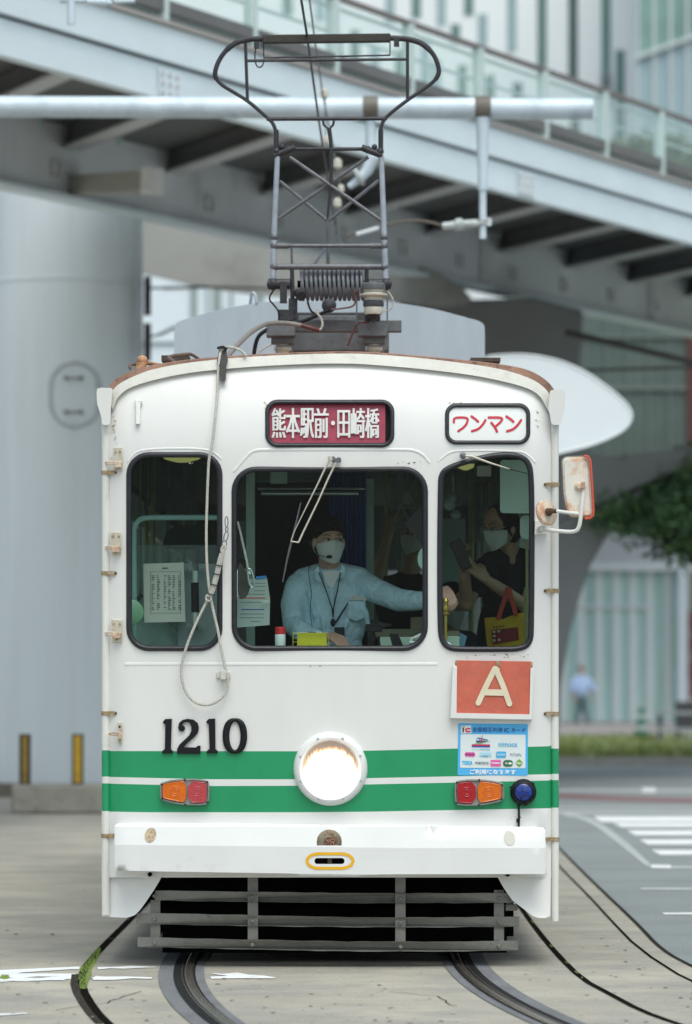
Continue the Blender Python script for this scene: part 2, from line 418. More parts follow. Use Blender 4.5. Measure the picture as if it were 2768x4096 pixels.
ro.add(vs, fs); ro.build('roof', rust, tram, sharp=50)
# body sides, floor, rear end
XL, XR = -1.262, 1.096
for sx, xx in ((-1, XL), (1, XR)):
    w = MB(); xo = xx; th = .05
    cxx = xo - sx * th / 2
    w.box((cxx, 28.2, .81), (th, 11.7, 1.10)); w.box((cxx, 28.2, 2.68), (th, 11.7, .60))
    for ga, gb in ((SLOTF(406), G1b(406)), (G2a(406), G2b(406))):
        za, zb = P(0, ga, 22.3).z, P(0, gb, 22.3).z; gs = MB(); gs.box((xo + sx * .0015, 28.2, (za + zb) / 2), (.003, 11.66, za - zb)); gs.build('side_stripe', green, tram)
    yy = 22.36
    k = 0
    while yy < 34.05:
        w.box((cxx, min(yy + .09, 34.0), 1.87), (th, .18, 1.02)); 
        if yy + .18 < 33.0:
            wd = MB(); wd.box((cxx, yy + .18 + .50, 1.87), (.008, .98, 1.0)); wd.build('side_window', sglass, tram)
        yy += 1.17; k += 1
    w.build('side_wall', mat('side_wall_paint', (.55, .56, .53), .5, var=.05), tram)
rw2 = MB(); rw2.box((-.083, 34.05, .95), (2.3, .06, 1.2)); rw2.box((-.083, 34.05, 2.65), (2.3, .06, .65)); rw2.box((-.083, 34.05, 1.95), (.14, .06, .82)); rw2.box((-1.15, 34.05, 1.95), (.16, .06, .82)); rw2.box((.98, 34.05, 1.95), (.16, .06, .82))
rw2.box((-.083, 34.0, 1.75), (2.3, .04, .7)); rw2.build('rear_wall', mat('rear_wall_dark', (.10, .12, .11), .7, var=.3, scale=2), tram)  # added box closes the rear windows so no outside light shows
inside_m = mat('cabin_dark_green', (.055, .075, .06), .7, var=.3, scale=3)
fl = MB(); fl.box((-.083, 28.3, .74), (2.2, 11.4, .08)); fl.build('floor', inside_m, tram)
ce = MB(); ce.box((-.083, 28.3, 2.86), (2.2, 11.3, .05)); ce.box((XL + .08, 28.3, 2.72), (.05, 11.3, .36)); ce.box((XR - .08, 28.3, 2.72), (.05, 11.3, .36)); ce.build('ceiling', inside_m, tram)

# ---- worn and chipped paint
random.seed(31); z = MB()
for cx_, cy_, n_, sp_, sx_ in ((1930, 2622, 16, 6, 70), (2065, 2620, 7, 5, 30), (455, 1690, 12, 26, 5), (462, 1790, 9, 30, 6), (1060, 1625, 8, 12, 5), (1820, 1612, 10, 3, 26), (2150, 1680, 9, 22, 5), (1310, 2660, 6, 3, 120), (2060, 3270, 5, 8, 14), (800, 1860, 4, 4, 30), (1640, 1850, 6, 4, 40)):
    for i in range(n_):
        x, y = cx_ + random.gauss(0, sx_), cy_ + random.gauss(0, sp_); r_ = random.uniform(1.2, 4.5)
        z.plate([(x + r_ * random.uniform(.6, 1.8) * math.cos(a), y + r_ * random.uniform(.4, 1.0) * math.sin(a)) for a in (0, 1, 2, 3, 4.1, 5.2)], FP, .0012, .001, random.choice((0, 0, 0, 1)))
z.build('paint_wear', [mat('wear_cream', (.52, .47, .36), .7), mat('wear_brown', (.24, .15, .08), .8)], tram)['kind'] = 'stuff'
# ---- windows: rubber gasket + pane
for nm, pth in (('window', LW), ('windscreen', CW), ('window', RW)):
    g = MB(); g.ring(pth, 23, .020, FP, -.003, n=9)
    g.ring(inset(pth, -9), 5, .010, FP, -.002, n=5)
    o = g.build(nm, rubber, tram, sharp=60)
    p = MB(); p.sheet(inset(pth, 4), FP, step=90, off=-.006); buildflat(p, 'pane', glass, o)
# ---- destination sign
g = MB(); g.ring(DS, 19, .020, FP, -.004, n=9); o = g.build('destination_sign', rubber, tram, sharp=60)
dback = MB(); dback.sheet(inset(DS, -4), FP, step=80, off=-.05); buildflat(dback, 'sign_box', mat('sign_box_dark', (.03, .03, .03), .6, var=.2), o, solid=.02)
maroon = mat('maroon_blind', (.36, .035, .075), .5, var=.18, scale=7, stretch=(1, 1, 2)); blindtx = mat('blind_lettering', (.74, .74, .72), .5, var=.06, scale=30)
b = MB(); b.plate([(1077, 1616), (1541, 1616), (1541, 1774), (1077, 1774)], FP, -.013, .006); b.build('blind', maroon, o)
for ch, x0, x1, y0, y1 in (('熊', 1088, 1142, 1632, 1752), ('本', 1145, 1199, 1632, 1752), ('駅', 1202, 1255, 1632, 1752), ('前', 1258, 1313, 1632, 1752), ('田', 1351, 1399, 1640, 1750), ('崎', 1405, 1459, 1632, 1752), ('橋', 1462, 1516, 1632, 1752)):
    for q_, dx_ in enumerate((-2.2, 0, 2.2)): text('lettering', ch, (x0 + dx_, y0, x1 + dx_, y1), FP, -.0118 + q_ * .0004, blindtx, o, bold=0, th=.0003)
b = MB(); b.plate(ell(1332, 1692, 8, 9, 14), FP, -.0112, .0012); b.build('lettering', blindtx, o)
p = MB(); p.sheet(inset(DS, 5), FP, step=90, off=-.006); buildflat(p, 'pane', clearg, o)
# ---- one-person sign
g = MB(); g.ring(OS, 18, .020, FP, -.004, n=9); o = g.build('driver_only_sign', rubber, tram, sharp=60)
b = MB(); b.sheet(inset(OS, 2), FP, step=60, off=-.001); buildflat(b, 'sign_plate', mat('sign_white', (.80, .82, .80), .35, var=.02, scale=5), o)
redtx = mat('sign_red', (.55, .012, .04), .4, var=.08, scale=30)
def brush(mb, pts, w, fn, off, th=.0012, m=0, jitter=0):
    pts = smooth(pts, False, 2) if len(pts) > 2 else pts
    poly = []; left = []; right = []
    for i in range(len(pts)):
        a = Vector(pts[max(0, i - 1)]); c = Vector(pts[min(len(pts) - 1, i + 1)]); t = (c - a).normalized(); nn = Vector((-t.y, t.x)) * w / 2
        left.append(Vector(pts[i]) + nn); right.append(Vector(pts[i]) - nn)
    a = Vector(pts[-1]); t = (a - Vector(pts[-2])).normalized(); e = [a + (left[-1] - a) * math.cos(R(q)) + t * (w / 2) * math.sin(R(q)) for q in (30, 60, 90, 120, 150)]
    a0 = Vector(pts[0]); t0 = (a0 - Vector(pts[1])).normalized(); s0 = [a0 + (right[0] - a0) * math.cos(R(q)) + t0 * (w / 2) * math.sin(R(q)) for q in (30, 60, 90, 120, 150)]
    poly = [tuple(p) for p in left + e + right[::-1] + s0]
    mb.plate(poly, fn, off, th, m)
ks = MB(); X0, Y0, sc = 1384, 2048 - 1024, .88096
def k2(pts): return [(1384 + x * .88096, 1024 + y * .88096) for x, y in pts]
strokes = [[(490, 755), (490, 733), (552, 733), (553, 750), (540, 775), (510, 795)], [(570, 728), (590, 742), (600, 752)], [(572, 795), (600, 787), (622, 765), (633, 745)], [(648, 733), (712, 733), (706, 750), (682, 772)], [(660, 757), (675, 775), (686, 797)], [(729, 728), (750, 742), (760, 752)], [(732, 795), (760, 787), (782, 765), (795, 745)]]
for i, s_ in enumerate(strokes): brush(ks, k2(s_), 9.5, FP, .0004 + i * .0002)
ks.build('lettering', redtx, o)
# ---- number 1 2 1 0
num = MB()
def z1(pts): return [(600 + x * .6111, 2820 + y * .6111) for x, y in pts]
one = [(100, 92), (143, 90), (137, 290), (152, 302), (150, 318), (78, 316), (80, 302), (97, 288), (100, 128), (86, 118), (85, 108)]
num.plate(z1(one), FP, .014, .016); num.build('numeral', blackp, tram)
num = MB(); num.plate(z1([(x + 284 + (0 if y < 200 else 8), y - 1) for x, y in one]), FP, .014, .016); num.build('numeral', blackp, tram)
two = [(184, 150), (190, 118), (212, 98), (245, 90), (285, 96), (312, 118), (321, 150), (312, 185), (285, 215), (250, 245), (225, 270), (222, 276), (300, 278), (314, 266), (331, 266), (330, 320), (177, 319), (177, 290), (190, 262), (225, 228), (255, 200), (270, 172), (271, 142), (260, 118), (238, 110), (218, 117), (210, 134), (224, 138), (230, 152), (224, 168), (208, 174), (192, 168)]
num = MB(); num.plate(z1(two), FP, .014, .016); num.build('numeral', blackp, tram)
num = MB(); oo = ell(555, 202, 80, 116, 40); io = ell(555, 202, 37, 93, 40)
oo = [(555 + 80 * (abs(math.cos(R(a))) ** .8) * (1 if math.cos(R(a)) >= 0 else -1), 202 + 116 * (abs(math.sin(R(a))) ** .9) * (1 if math.sin(R(a)) >= 0 else -1)) for a in range(0, 360, 9)]
num.sheet(z1(oo), FP, [z1(io)], step=60, off=.014); buildflat(num, 'numeral', blackp, tram, solid=.014)
# ---- headlight
hl = MB(); c0 = FP(1322, 3075, 0); d = Vector((0, -1, 0)); px = 22.0 / F
hl.lathe(c0, d, [(-.02, 150 * px), (.012, 147 * px), (.030, 141 * px), (.042, 132 * px), (.044, 124 * px), (.036, 118 * px), (.02, 115 * px), (-.09, 60 * px), (-.10, 10 * px)], 56)
o = hl.build('headlight', [whiteb], tram, sharp=50)
lampw = mat('headlight_glow', (.55, .45, .38), .25)  # glow falloff and dim warm top painted into the emission
nt = lampw.node_tree; bs = nt.nodes['Principled BSDF']
tc = nt.nodes.new('ShaderNodeTexCoord'); mp = nt.nodes.new('ShaderNodeMapping'); mp.inputs['Location'].default_value = (0, 0, .25); mp.inputs['Scale'].default_value = (6.9, 0, 7.1)
nt.links.new(tc.outputs['Object'], mp.inputs[0]); ln_ = nt.nodes.new('ShaderNodeVectorMath'); ln_.operation = 'LENGTH'; nt.links.new(mp.outputs[0], ln_.inputs[0])
nz = nt.nodes.new('ShaderNodeTexNoise'); nz.inputs['Scale'].default_value = 60; nz.inputs['Detail'].default_value = 5; ms = nt.nodes.new('ShaderNodeMapping'); ms.inputs['Scale'].default_value = (1.6, 1, .35); nt.links.new(tc.outputs['Object'], ms.inputs[0]); nt.links.new(ms.outputs[0], nz.inputs['Vector'])
ad = nt.nodes.new('ShaderNodeMath'); ad.operation = 'MULTIPLY_ADD'; ad.inputs[1].default_value = .34; nt.links.new(nz.outputs['Fac'], ad.inputs[0]); nt.links.new(ln_.outputs['Value'], ad.inputs[2])
mr = nt.nodes.new('ShaderNodeMapRange'); mr.inputs[1].default_value = 1.27; mr.inputs[2].default_value = 1.00; nt.links.new(ad.outputs[0], mr.inputs[0])
cr = nt.nodes.new('ShaderNodeValToRGB'); e_ = cr.color_ramp.elements; e_[0].position = 0; e_[0].color = (.30, .17, .11, 1); e_[1].position = 1; e_[1].color = (1, .95, .86, 1)
q = cr.color_ramp.elements.new(.35); q.color = (.85, .36, .12, 1); q = cr.color_ramp.elements.new(.6); q.color = (1, .80, .50, 1)
pw_ = nt.nodes.new('ShaderNodeMath'); pw_.operation = 'POWER'; pw_.inputs[1].default_value = 1.6; nt.links.new(mr.outputs[0], pw_.inputs[0]); sc_ = nt.nodes.new('ShaderNodeMath'); sc_.operation = 'MULTIPLY_ADD'; sc_.inputs[1].default_value = 3.6; sc_.inputs[2].default_value = .42; nt.links.new(pw_.outputs[0], sc_.inputs[0])
nt.links.new(mr.outputs[0], cr.inputs[0]); nt.links.new(cr.outputs[0], bs.inputs['Emission Color']); nt.links.new(sc_.outputs[0], bs.inputs['Emission Strength'])
lens = [(1322 + 114 * math.cos(R(a)), 3075 + 114 * math.sin(R(a))) for a in range(0, 360, 6)]
b = MB(); b.plate(lens, FP, .008, .01); lmp = b.build('lamp', lampw, o, loc=Vector(c0) - tram.location)
b = MB(); b.lathe(c0, d, [(.014, 114 * px), (.022, 110 * px), (.03, 80 * px), (.034, 0)], 48); b.build('lens', clearg, o)
for a in (22, 67, 112, 157, 202, 247, 292, 337): b = MB(); b.lathe(FP(1322 + 130 * math.cos(R(a)), 3075 + 130 * math.sin(R(a)), .040), d, [(0, 5.5 * px), (.006, 5 * px), (.007, 1 * px)], 10); b.build('screw', steell, o)
# ---- tail lamps
amber = mat('amber_lens', (.72, .15, .005), .18, var=.12, scale=60, coat=.6); redl = mat('red_lens', (.42, .008, .014), .18, var=.15, scale=60, coat=.6); redf = mat('faded_red_lens', (.52, .06, .07), .22, var=.15, scale=60, coat=.6)
def taillamp(cx, cy, flip, redmat):
    q = lambda pts: [(cx + flip * x, cy + y) for x, y in pts]
    base = smooth([(-100, -28), (-96, -38), (-50, -50), (20, -55), (85, -50), (98, -38), (101, 0), (97, 42), (86, 53), (10, 54), (-50, 46), (-92, 34), (-100, 24)], it=2)
    h = MB(); h.plate(q(base), FP, .022, .03); h.ring(q(inset(base, 5)), 9, .012, FP, .020, n=6)
    o = h.build('tail_light', mat('lamp_frame_steel', (.36, .36, .34), .4, metal=.5, var=.2, scale=20), tram)
    l = smooth([(-90, -26), (-84, -34), (-40, -42), (8, -46), (8, 45), (-40, 38), (-84, 28), (-90, 20)], it=1); r_ = smooth([(12, -46), (80, -41), (88, -32), (90, 0), (87, 36), (78, 44), (12, 46)], it=1)
    for pl, mt, nm, bx in ((l, amber, 'amber_lens', -38), (r_, redmat, 'red_lens', 50)):
        z = MB(); z.plate(q(inset(pl, 3)), FP, .036, .014); z.ring(q(inset(pl, 4)), 5, .004, FP, .034, n=5)
        lo = z.build(nm, mt, o, bevel=.002)
        z = MB(); 
        for rr_ in (19, 10): z.ring(q([(bx + rr_ * math.cos(R(a)), -2 + rr_ * math.sin(R(a))) for a in range(0, 360, 20)]), 4, .003, FP, .0355, n=5)
        z.build('bulb_ring', mt, lo)
    for x, y in ((-92, -30), (0, -50), (90, -40), (91, 42), (2, 50), (-90, 27)): z = MB(); z.lathe(FP(cx + flip * x, cy + y, .03), d, [(0, 5 * px), (.006, 4 * px)], 8); z.build('screw', steeld, o)
taillamp(739, 3168, 1, redf); taillamp(1917, 3170, -1, redl)
# ---- blue lamp
bl = MB(); c1 = FP(2093, 3168, 0); bl.lathe(c1, d, [(0, 53 * px), (.022, 52 * px), (.035, 46 * px), (.045, 40 * px), (.047, 36 * px), (.04, 35 * px)], 36)
for a in (80, 200, 320): bl.lathe(FP(2093 + 49 * math.cos(R(a)), 3168 + 49 * math.sin(R(a)), .02), d, [(0, 8 * px), (.018, 7 * px)], 10)
o = bl.build('blue_lamp', blackp, tram, label='round black lamp with a blue lens')
bluem = mat('blue_lens', (.005, .03, .22), .2, var=.9, scale=55, coat=.5)
z = MB(); z.lathe(c1, d, [(.03, 36 * px), (.044, 35 * px), (.05, 28 * px), (.053, 10 * px), (.0535, 1 * px)], 32); z.build('lens', bluem, o)
z = MB(); z.tube([FP(2075, 3218, .012), FP(2076, 3260, .01), FP(2075, 3312, .012)], .0055, 8); z.box(FP(2073, 3282, .014), (.018, .016, .020)); z.build('cable', blackp, o)
# ---- bumper
btop = lambda x: interp([(458, 3294), (700, 3292), (1100, 3297), (1310, 3301), (1500, 3299), (1750, 3303), (2180, 3309)], x)
bmid = lambda x: interp([(458, 3379), (900, 3384), (1200, 3387), (1600, 3392), (2180, 3392)], x)
bbot = lambda x: interp([(458, 3482), (655, 3486), (1180, 3494), (1200, 3496), (1440, 3499), (1600, 3497), (2180, 3496)], x)
def bfn(x, y, off=0.0):
    t = btop(x); mi_ = bmid(x); bo = bbot(x)
    if y < mi_: k_ = .138 + .032 * max(0, (y - t)) / (mi_ - t)
    else: k_ = .17 + .001 * (y - mi_) / (bo - mi_)
    if y < t + 4: k_ -= .015
    return FP(x, y, k_ + off)
up_o = [(x, btop(x)) for x in range(474, 2168, 40)] + [(2174, 3311), (2182, 3322), (2182, bmid(2182))] + [(x, bmid(x)) for x in range(2160, 466, -40)] + [(458, bmid(458)), (458, 3306), (464, 3296)]
lo_o = [(458, bmid(458) + .1)] + [(x, bmid(x) + .1) for x in range(480, 2170, 40)] + [(2182, bmid(2182) + .1), (2182, 3486), (2176, 3496)] + [(x, bbot(x)) for x in range(2160, 466, -40)] + [(462, 3482), (458, 3470)]
slot = rr(1258, 3432, 1378, 3456, 11, 5)
moon = ell(1317, 3366, 50, 48, 22, 180, 360) + [(1366, 3382), (1267, 3382)]
m = MB(); m.sheet(up_o, bfn, [moon], [], 30); m.sheet(lo_o, bfn, [slot], [], 30)
o = buildflat(m, 'bumper', whiteb, tram, sharp=30)
z = MB()
for xe in (462, 2181):
    ye = [3308, 3330, 3355, 3380, 3392, 3420, 3450, 3478]; z.add([bfn(xe, y) for y in ye] + [FP(xe, y, -.02) for y in ye], [(i, i + 1, i + 9, i + 8) for i in range(7)])
z.build('bumper_end', whiteb, o)
z = MB(); z.add([FP(x, btop(x) + 1, .075 if 0 else .06) for x in range(470, 2172, 40)] + [FP(x, btop(x) - 1, .0) for x in range(470, 2172, 40)], [(i, i + 1, i + 1 + len(range(470, 2172, 40)), i + len(range(470, 2172, 40))) for i in range(len(range(470, 2172, 40)) - 1)])
z.add([FP(x, bbot(x) - 1, .168) for x in range(462, 2180, 40)] + [FP(x, bbot(x) - 3, .0) for x in range(462, 2180, 40)], [(i, i + 1, i + 1 + len(range(462, 2180, 40)), i + len(range(462, 2180, 40))) for i in range(len(range(462, 2180, 40)) - 1)])
z.plate([(1193, 3496), (1440, 3500), (1440, 3506), (1193, 3502)], FP, .165, .02)
z.build('bumper_lip', whiteb, o)
z = MB(); z.box(FP(1318, 3444, .09), (.2, .06, .06)); z.box(FP(1318, 3350, .055), (.001, .001, .001)); z.build('tow_slot', dark, o)
z = MB(); z.box(FP(1319, 3455, .135), (.022, .02, .12)); z.build('coupling_pin', mat('pin_rust', (.12, .09, .06), .8, var=.4, scale=60), o)
z = MB(); z.plate([(1258, 3312), (1376, 3312), (1376, 3392), (1258, 3392)], FP, .085, .01); z.build('hook_cover', mat('old_beige_paint', (.56, .50, .38), .6, var=.12, scale=20, col2=(.3, .13, .06), thr=(.48, .66)), o)
rustc = mat('rusty_chain', (.30, .15, .10), .8, var=.45, scale=70)
z = MB()
for cx_, cy_, r_, a_ in ((1312, 3358, 9, .3), (1322, 3362, 11, 1.2), (1334, 3368, 10, 2.1), (1316, 3372, 9, .8), (1326, 3377, 9, 1.6), (1334, 3384, 9, .1), (1305, 3370, 8, 1.4)):
    z.tube([FP(cx_ + r_ * math.cos(R(a)) * (1 if i else 1), cy_ + r_ * math.sin(R(a)) * (.6 + .4 * math.sin(a_)), .10 + .06 * ((cy_ - 3350) / 40) + .012 * math.sin(R(a) + a_)) for i, a in enumerate(range(0, 360, 36))], .004, 6, closed=True)
z.build('chain', rustc, o)
z = MB(); z.ring([(1275 + 47 * math.cos(R(a)) - 0, 3444 + 29 * math.sin(R(a))) for a in range(90, 271, 15)] + [(1383 - 18 + 47 * math.cos(R(a)), 3444 + 29 * math.sin(R(a))) for a in range(-90, 91, 15)], 12, .0015, bfn, .0008, square=True)
z.build('tow_mark', mat('amber_yellow_paint', (.83, .44, .012), .4, var=.03, scale=20), o)
for cx_, cy_, t_ in ((602, 3340, 18), (2038, 3352, -14)):
    z = MB(); pp = [(cx_ + (22 * math.cos(R(a)) * math.cos(R(t_)) - 30 * math.sin(R(a)) * math.sin(R(t_))), cy_ + (22 * math.cos(R(a)) * math.sin(R(t_)) + 30 * math.sin(R(a)) * math.cos(R(t_)))) for a in range(0, 360, 15)]
    z.plate(pp, bfn, .003, .006); z.build('blanking_cap', mat('cap_rusty', (.52, .42, .28), .6, var=.25, scale=40, col2=(.28, .15, .08), thr=(.5, .62)) if t_ > 0 else mat('cap_cream', (.62, .61, .54), .5, var=.05, scale=20), o)
# ---- corner skirts
for pl in ([(406, 3400), (662, 3400), (655, 3488), (640, 3520), (615, 3562), (585, 3606), (560, 3640), (540, 3660), (520, 3668), (498, 3671), (408, 3666)], [(1985, 3400), (2205, 3400), (2201, 3664), (2180, 3672), (2150, 3671), (2128, 3662), (2100, 3640), (2050, 3602), (2020, 3560), (2002, 3530), (1990, 3506)]):
    z = MB(); z.plate(pl, FP, .012, .02); z.build('corner_skirt', white, tram)
    z = MB(); zz = 3497; xx = 600 if pl[0][0] < 1000 else 2030
    z.lathe(FP(xx, zz, .01), d, [(0, 9 * px), (.03, 9 * px), (.032, 4 * px)], 10); z.build('bolt', dark, tram)
# ---- downpipes with hoppers and clamps
def downpipe(x0, x1, top, bot, hop, clamps, sgn):
    cx_ = (x0 + x1) / 2; r_ = (x1 - x0) / 2 * px
    z = MB(); fnp = lambda y: P(cx_, y, 22.13)
    ys = [top] + [y for y in range(top + 80, bot, 110)] + [bot]
    def mid(a, b, mi_): z.tube([fnp(a), fnp(b)], r_, 18, m=mi_)
    off_ = lambda f: f(406 if sgn < 0 else 2235)
    cuts = [top, off_(SLOTF) - 3, off_(G1b) - 1, off_(G2a) - 1, off_(G2b) - 2, bot]
    for i, (a, b) in enumerate(zip(cuts, cuts[1:])): mid(a, b, 1 if i in (1, 3) else 0)
    for j in (top + 10, 2955 if sgn < 0 else 2970): z.tube([fnp(j - 24), fnp(j + 24)], r_ * 1.07, 18)
    o = z.build('downpipe', [pipew, green], tram, sharp=60)
    z = MB(); z.plate(hop, lambda x, y, off=0.0: P(x, y, 22.10 - off), .03, .09); z.build('pipe_hopper', white, o, bevel=.006)
    for cy_ in clamps:
        z = MB(); z.tube([fnp(cy_ - 8), fnp(cy_ + 8)], r_ * 1.18, 18); a = cx_ - sgn * 25; 
        z.plate(smooth([(a - 22, cy_ - 8), (a + 22, cy_ - 8), (a + 22, cy_ + 8), (a - 22, cy_ + 8)], it=1), lambda x, y, off=0.0: P(x, y, 22.11 - off), .012, .006)
        z.lathe(P(cx_ - sgn * 40, cy_, 22.095), d, [(0, 4.5 * px), (.006, 4 * px)], 8, m=1)
        z.build('pipe_clamp', [brass, steeld], o)
downpipe(407, 440, 1698, 3660, rnd([(386, 1566), (390, 1554), (400, 1551), (452, 1552), (446, 1600), (443, 1650), (441, 1700), (408, 1700), (405, 1665), (388, 1615)], 12), (1890, 2293, 2853, 3343), -1)
downpipe(2205, 2235, 1700, 3684, rnd([(2200, 1560), (2258, 1558), (2261, 1572), (2258, 1640), (2246, 1690), (2238, 1700), (2206, 1700), (2198, 1650), (2192, 1640)], 12), (1938, 2363, 2855, 3357), 1)
# ---- left step brackets / hinges
for (x0, y0, x1, y1, bar_) in ((454, 1790, 489, 1880, 1851), (443, 2129, 484, 2219, 2190), (446, 2479, 488, 2570, 2534), (470, 2890, 488, 2975, 2936)):
    z = MB(); z.plate([(x0, y0), (x1, y0), (x1, y1), (x0 + 4, y1)], FP, .018, .02, 0)
    z.box(FP((x0 + x1) / 2, bar_ + 8, .03), ((x1 - x0) * .8 * px, .03, 22 * px), m=1)
    o = z.build('hinge_bracket', [mat('ivory_paint', (.62, .58, .47), .5, var=.12, scale=25, col2=(.3, .14, .07), thr=(.52, .7)), rustm], tram, bevel=.002)
    z = MB(); z.ring(smooth([(x1 - 2, bar_ - 4), (x1 - 2, bar_ + 6), (x0 - 28, bar_ + 4), (x0 - 36, bar_), (x0 - 28, bar_ - 5)], it=1), 6, .01, FP, .03, n=6); z.build('latch', rustm, o)
    z = MB()
    for xx in (x0 + 9, x1 - 9): z.lathe(FP(xx, y0 + 17, .018), d, [(0, 5 * px), (.004, 4 * px)], 8)
    z.lathe(FP((x0 + x1) / 2, y1 - 12, .018), d, [(0, 5 * px), (.004, 4 * px)], 8); z.build('screw', brass, o)
z = MB(); z.plate([(540, 1600), (558, 1604), (562, 1616), (560, 1698), (543, 1698), (543, 1625)], FP, .03, .03); z.box(FP(562, 1608, .02), (.02, .02, .018)); z.build('flag_holder', white, tram, bevel=.003)
# ---- pull rope, its hook and clip
z = MB(); z.plate([(876, 1398), (905, 1398), (912, 1440), (905, 1466), (903, 1520), (880, 1518), (878, 1470), (868, 1440)], FP, .055, .05); z.tube([FP(872, 1392, .06), FP(892, 1388, .09), FP(906, 1396, .06)], .008, 8)
z.build('rope_guide', mat('worn_black_iron', (.02, .02, .02), .6, var=.4, scale=40, col2=(.35, .3, .25), thr=(.62, .7)), tram)
rp = [(985, 1424), (970, 1406), (940, 1391), (910, 1388), (893, 1391), (884, 1400), (876, 1440), (872, 1500), (868, 1600), (858, 1700), (848, 1790), (836, 1830), (832, 1900), (828, 2010), (825, 2120), (826, 2230), (834, 2340), (852, 2440), (872, 2520), (885, 2600), (903, 2680), (913, 2730), (905, 2770), (880, 2800), (845, 2819), (805, 2820), (770, 2804), (742, 2770), (727, 2720), (724, 2680), (732, 2630), (757, 2555), (790, 2480), (820, 2420), (846, 2370), (862, 2330)]
z = MB(); pp = smooth([(x, y, .055 if y < 1500 else .035) for x, y in rp], False, 2); z.tube([FP(x, y, o_) for x, y, o_ in pp], .0072, 8)
z.build('pull_rope', ropem, tram)
z = MB(); sp = [(840, 2385), (850, 2360), (862, 2320), (872, 2280), (882, 2235), (890, 2210)]
for dx in (-7, 0, 7): z.tube([FP(x + dx, y - dx * .3, .052 - abs(dx) * .0004) for x, y in sp], .006, 8)
z.tube([FP(834 + 11 * math.cos(R(a)), 2392 + 13 * math.sin(R(a)), .05) for a in range(0, 360, 30)], .005, 6, closed=True)
z.tube([FP(x, y, .05) for x, y in smooth([(890, 2215), (884, 2195), (898, 2180), (904, 2190), (892, 2205)], True, 1)], .0065, 8, closed=True)
o = z.build('rope_knot', ropem, tram)
z = MB()
for x, y in ((846, 2378), (857, 2340), (868, 2297), (876, 2262)): z.tube([FP(x - 14, y - 3, .057), FP(x, y, .063), FP(x + 14, y + 3, .057)], .003, 6)
z.build('cable_tie', blackp, o)
z = MB()
def link(x, y, rx, ry, t, r_=.0028): z.tube([FP(x + rx * math.cos(R(a)) * math.cos(R(t)) - ry * math.sin(R(a)) * math.sin(R(t)), y + rx * math.cos(R(a)) * math.sin(R(t)) + ry * math.sin(R(a)) * math.cos(R(t)), .05) for a in range(0, 360, 24)], r_, 6, closed=True)
link(897, 2176, 9, 12, 15); link(904, 2146, 8, 20, 12); link(907, 2118, 5, 9, 0); link(906, 2088, 6, 22, 0)
z.build('snap_hook', steelg, o)
z = MB(); z.plate([(865, 2688), (882, 2682), (884, 2712), (866, 2716)], FP, .012, .012); z.box(FP(893, 2700, .03), (.03, .05, .05)); z.plate([(905, 2684), (923, 2688), (921, 2716), (904, 2712)], FP, .012, .012); z.build('rope_cleat', cream, tram, bevel=.004)
# ---- wipers
def wiper(piv, tip, extra, parent=tram):
    return None
bone = mat('bone_paint', (.58, .54, .46), .5, var=.1, scale=40, col2=(.4, .25, .15), thr=(.55, .75))
z = MB(); z.box(FP(1347, 1842, .03), (.045, .04, .02)); z.lathe(FP(1355, 1840, .02), d, [(0, 11 * px), (.03, 10 * px)], 12); z.lathe(FP(1331, 1836, .02), d, [(0, 11 * px), (.045, 9 * px)], 12)
o = z.build('wiper', steelg, tram)
z = MB(); pts = [(1322, 1830), (1310, 1853), (1274, 1930), (1232, 2014), (1180, 2120), (1163, 2165)]
z.tube([FP(x, y, .055) for x, y in pts], [.010, .012, .009, .007, .0045, .0045], 8, flat=.5); z.tube([FP(1344, 1850, .05), FP(1310, 1920, .05), FP(1275, 2000, .05), FP(1212, 2130, .05), FP(1195, 2168, .05)], [.0055, .005, .0045, .0048, .005], 8); z.tube([FP(1163, 2165, .053), FP(1196, 2170, .05)], .004, 6)
z.tube([FP(1322, 1826, .055), FP(1322, 1842, .055)], .014, 8); z.build('wiper_arm', bone, o)
z = MB(); z.tube([FP(1203, 2010, .03), FP(1185, 2090, .035), FP(1160, 2190, .04), FP(1148, 2240, .035), FP(1131, 2328, .03)], [.003, .005, .0065, .005, .003], 8); z.build('wiper_blade', mat('blade_grey', (.10, .10, .11), .5, var=.3, scale=50), o)
z = MB(); z.lathe(FP(1852, 1823, .02), d, [(0, 14 * px), (.035, 12 * px), (.04, 6 * px)], 12); o = z.build('wiper', steelg, tram)
z = MB(); z.tube([FP(1852, 1823, .05), FP(1887, 1826, .055), FP(1960, 1852, .05), FP(2012, 1868, .045), FP(2038, 1876, .04)], [.009, .012, .009, .006, .004], 8, flat=.6); z.build('wiper_arm', bone, o)
z = MB(); z.tube([FP(2030, 1874, .035), FP(2111, 1894, .03)], [.004, .002], 6); z.build('wiper_blade', blackp, o)
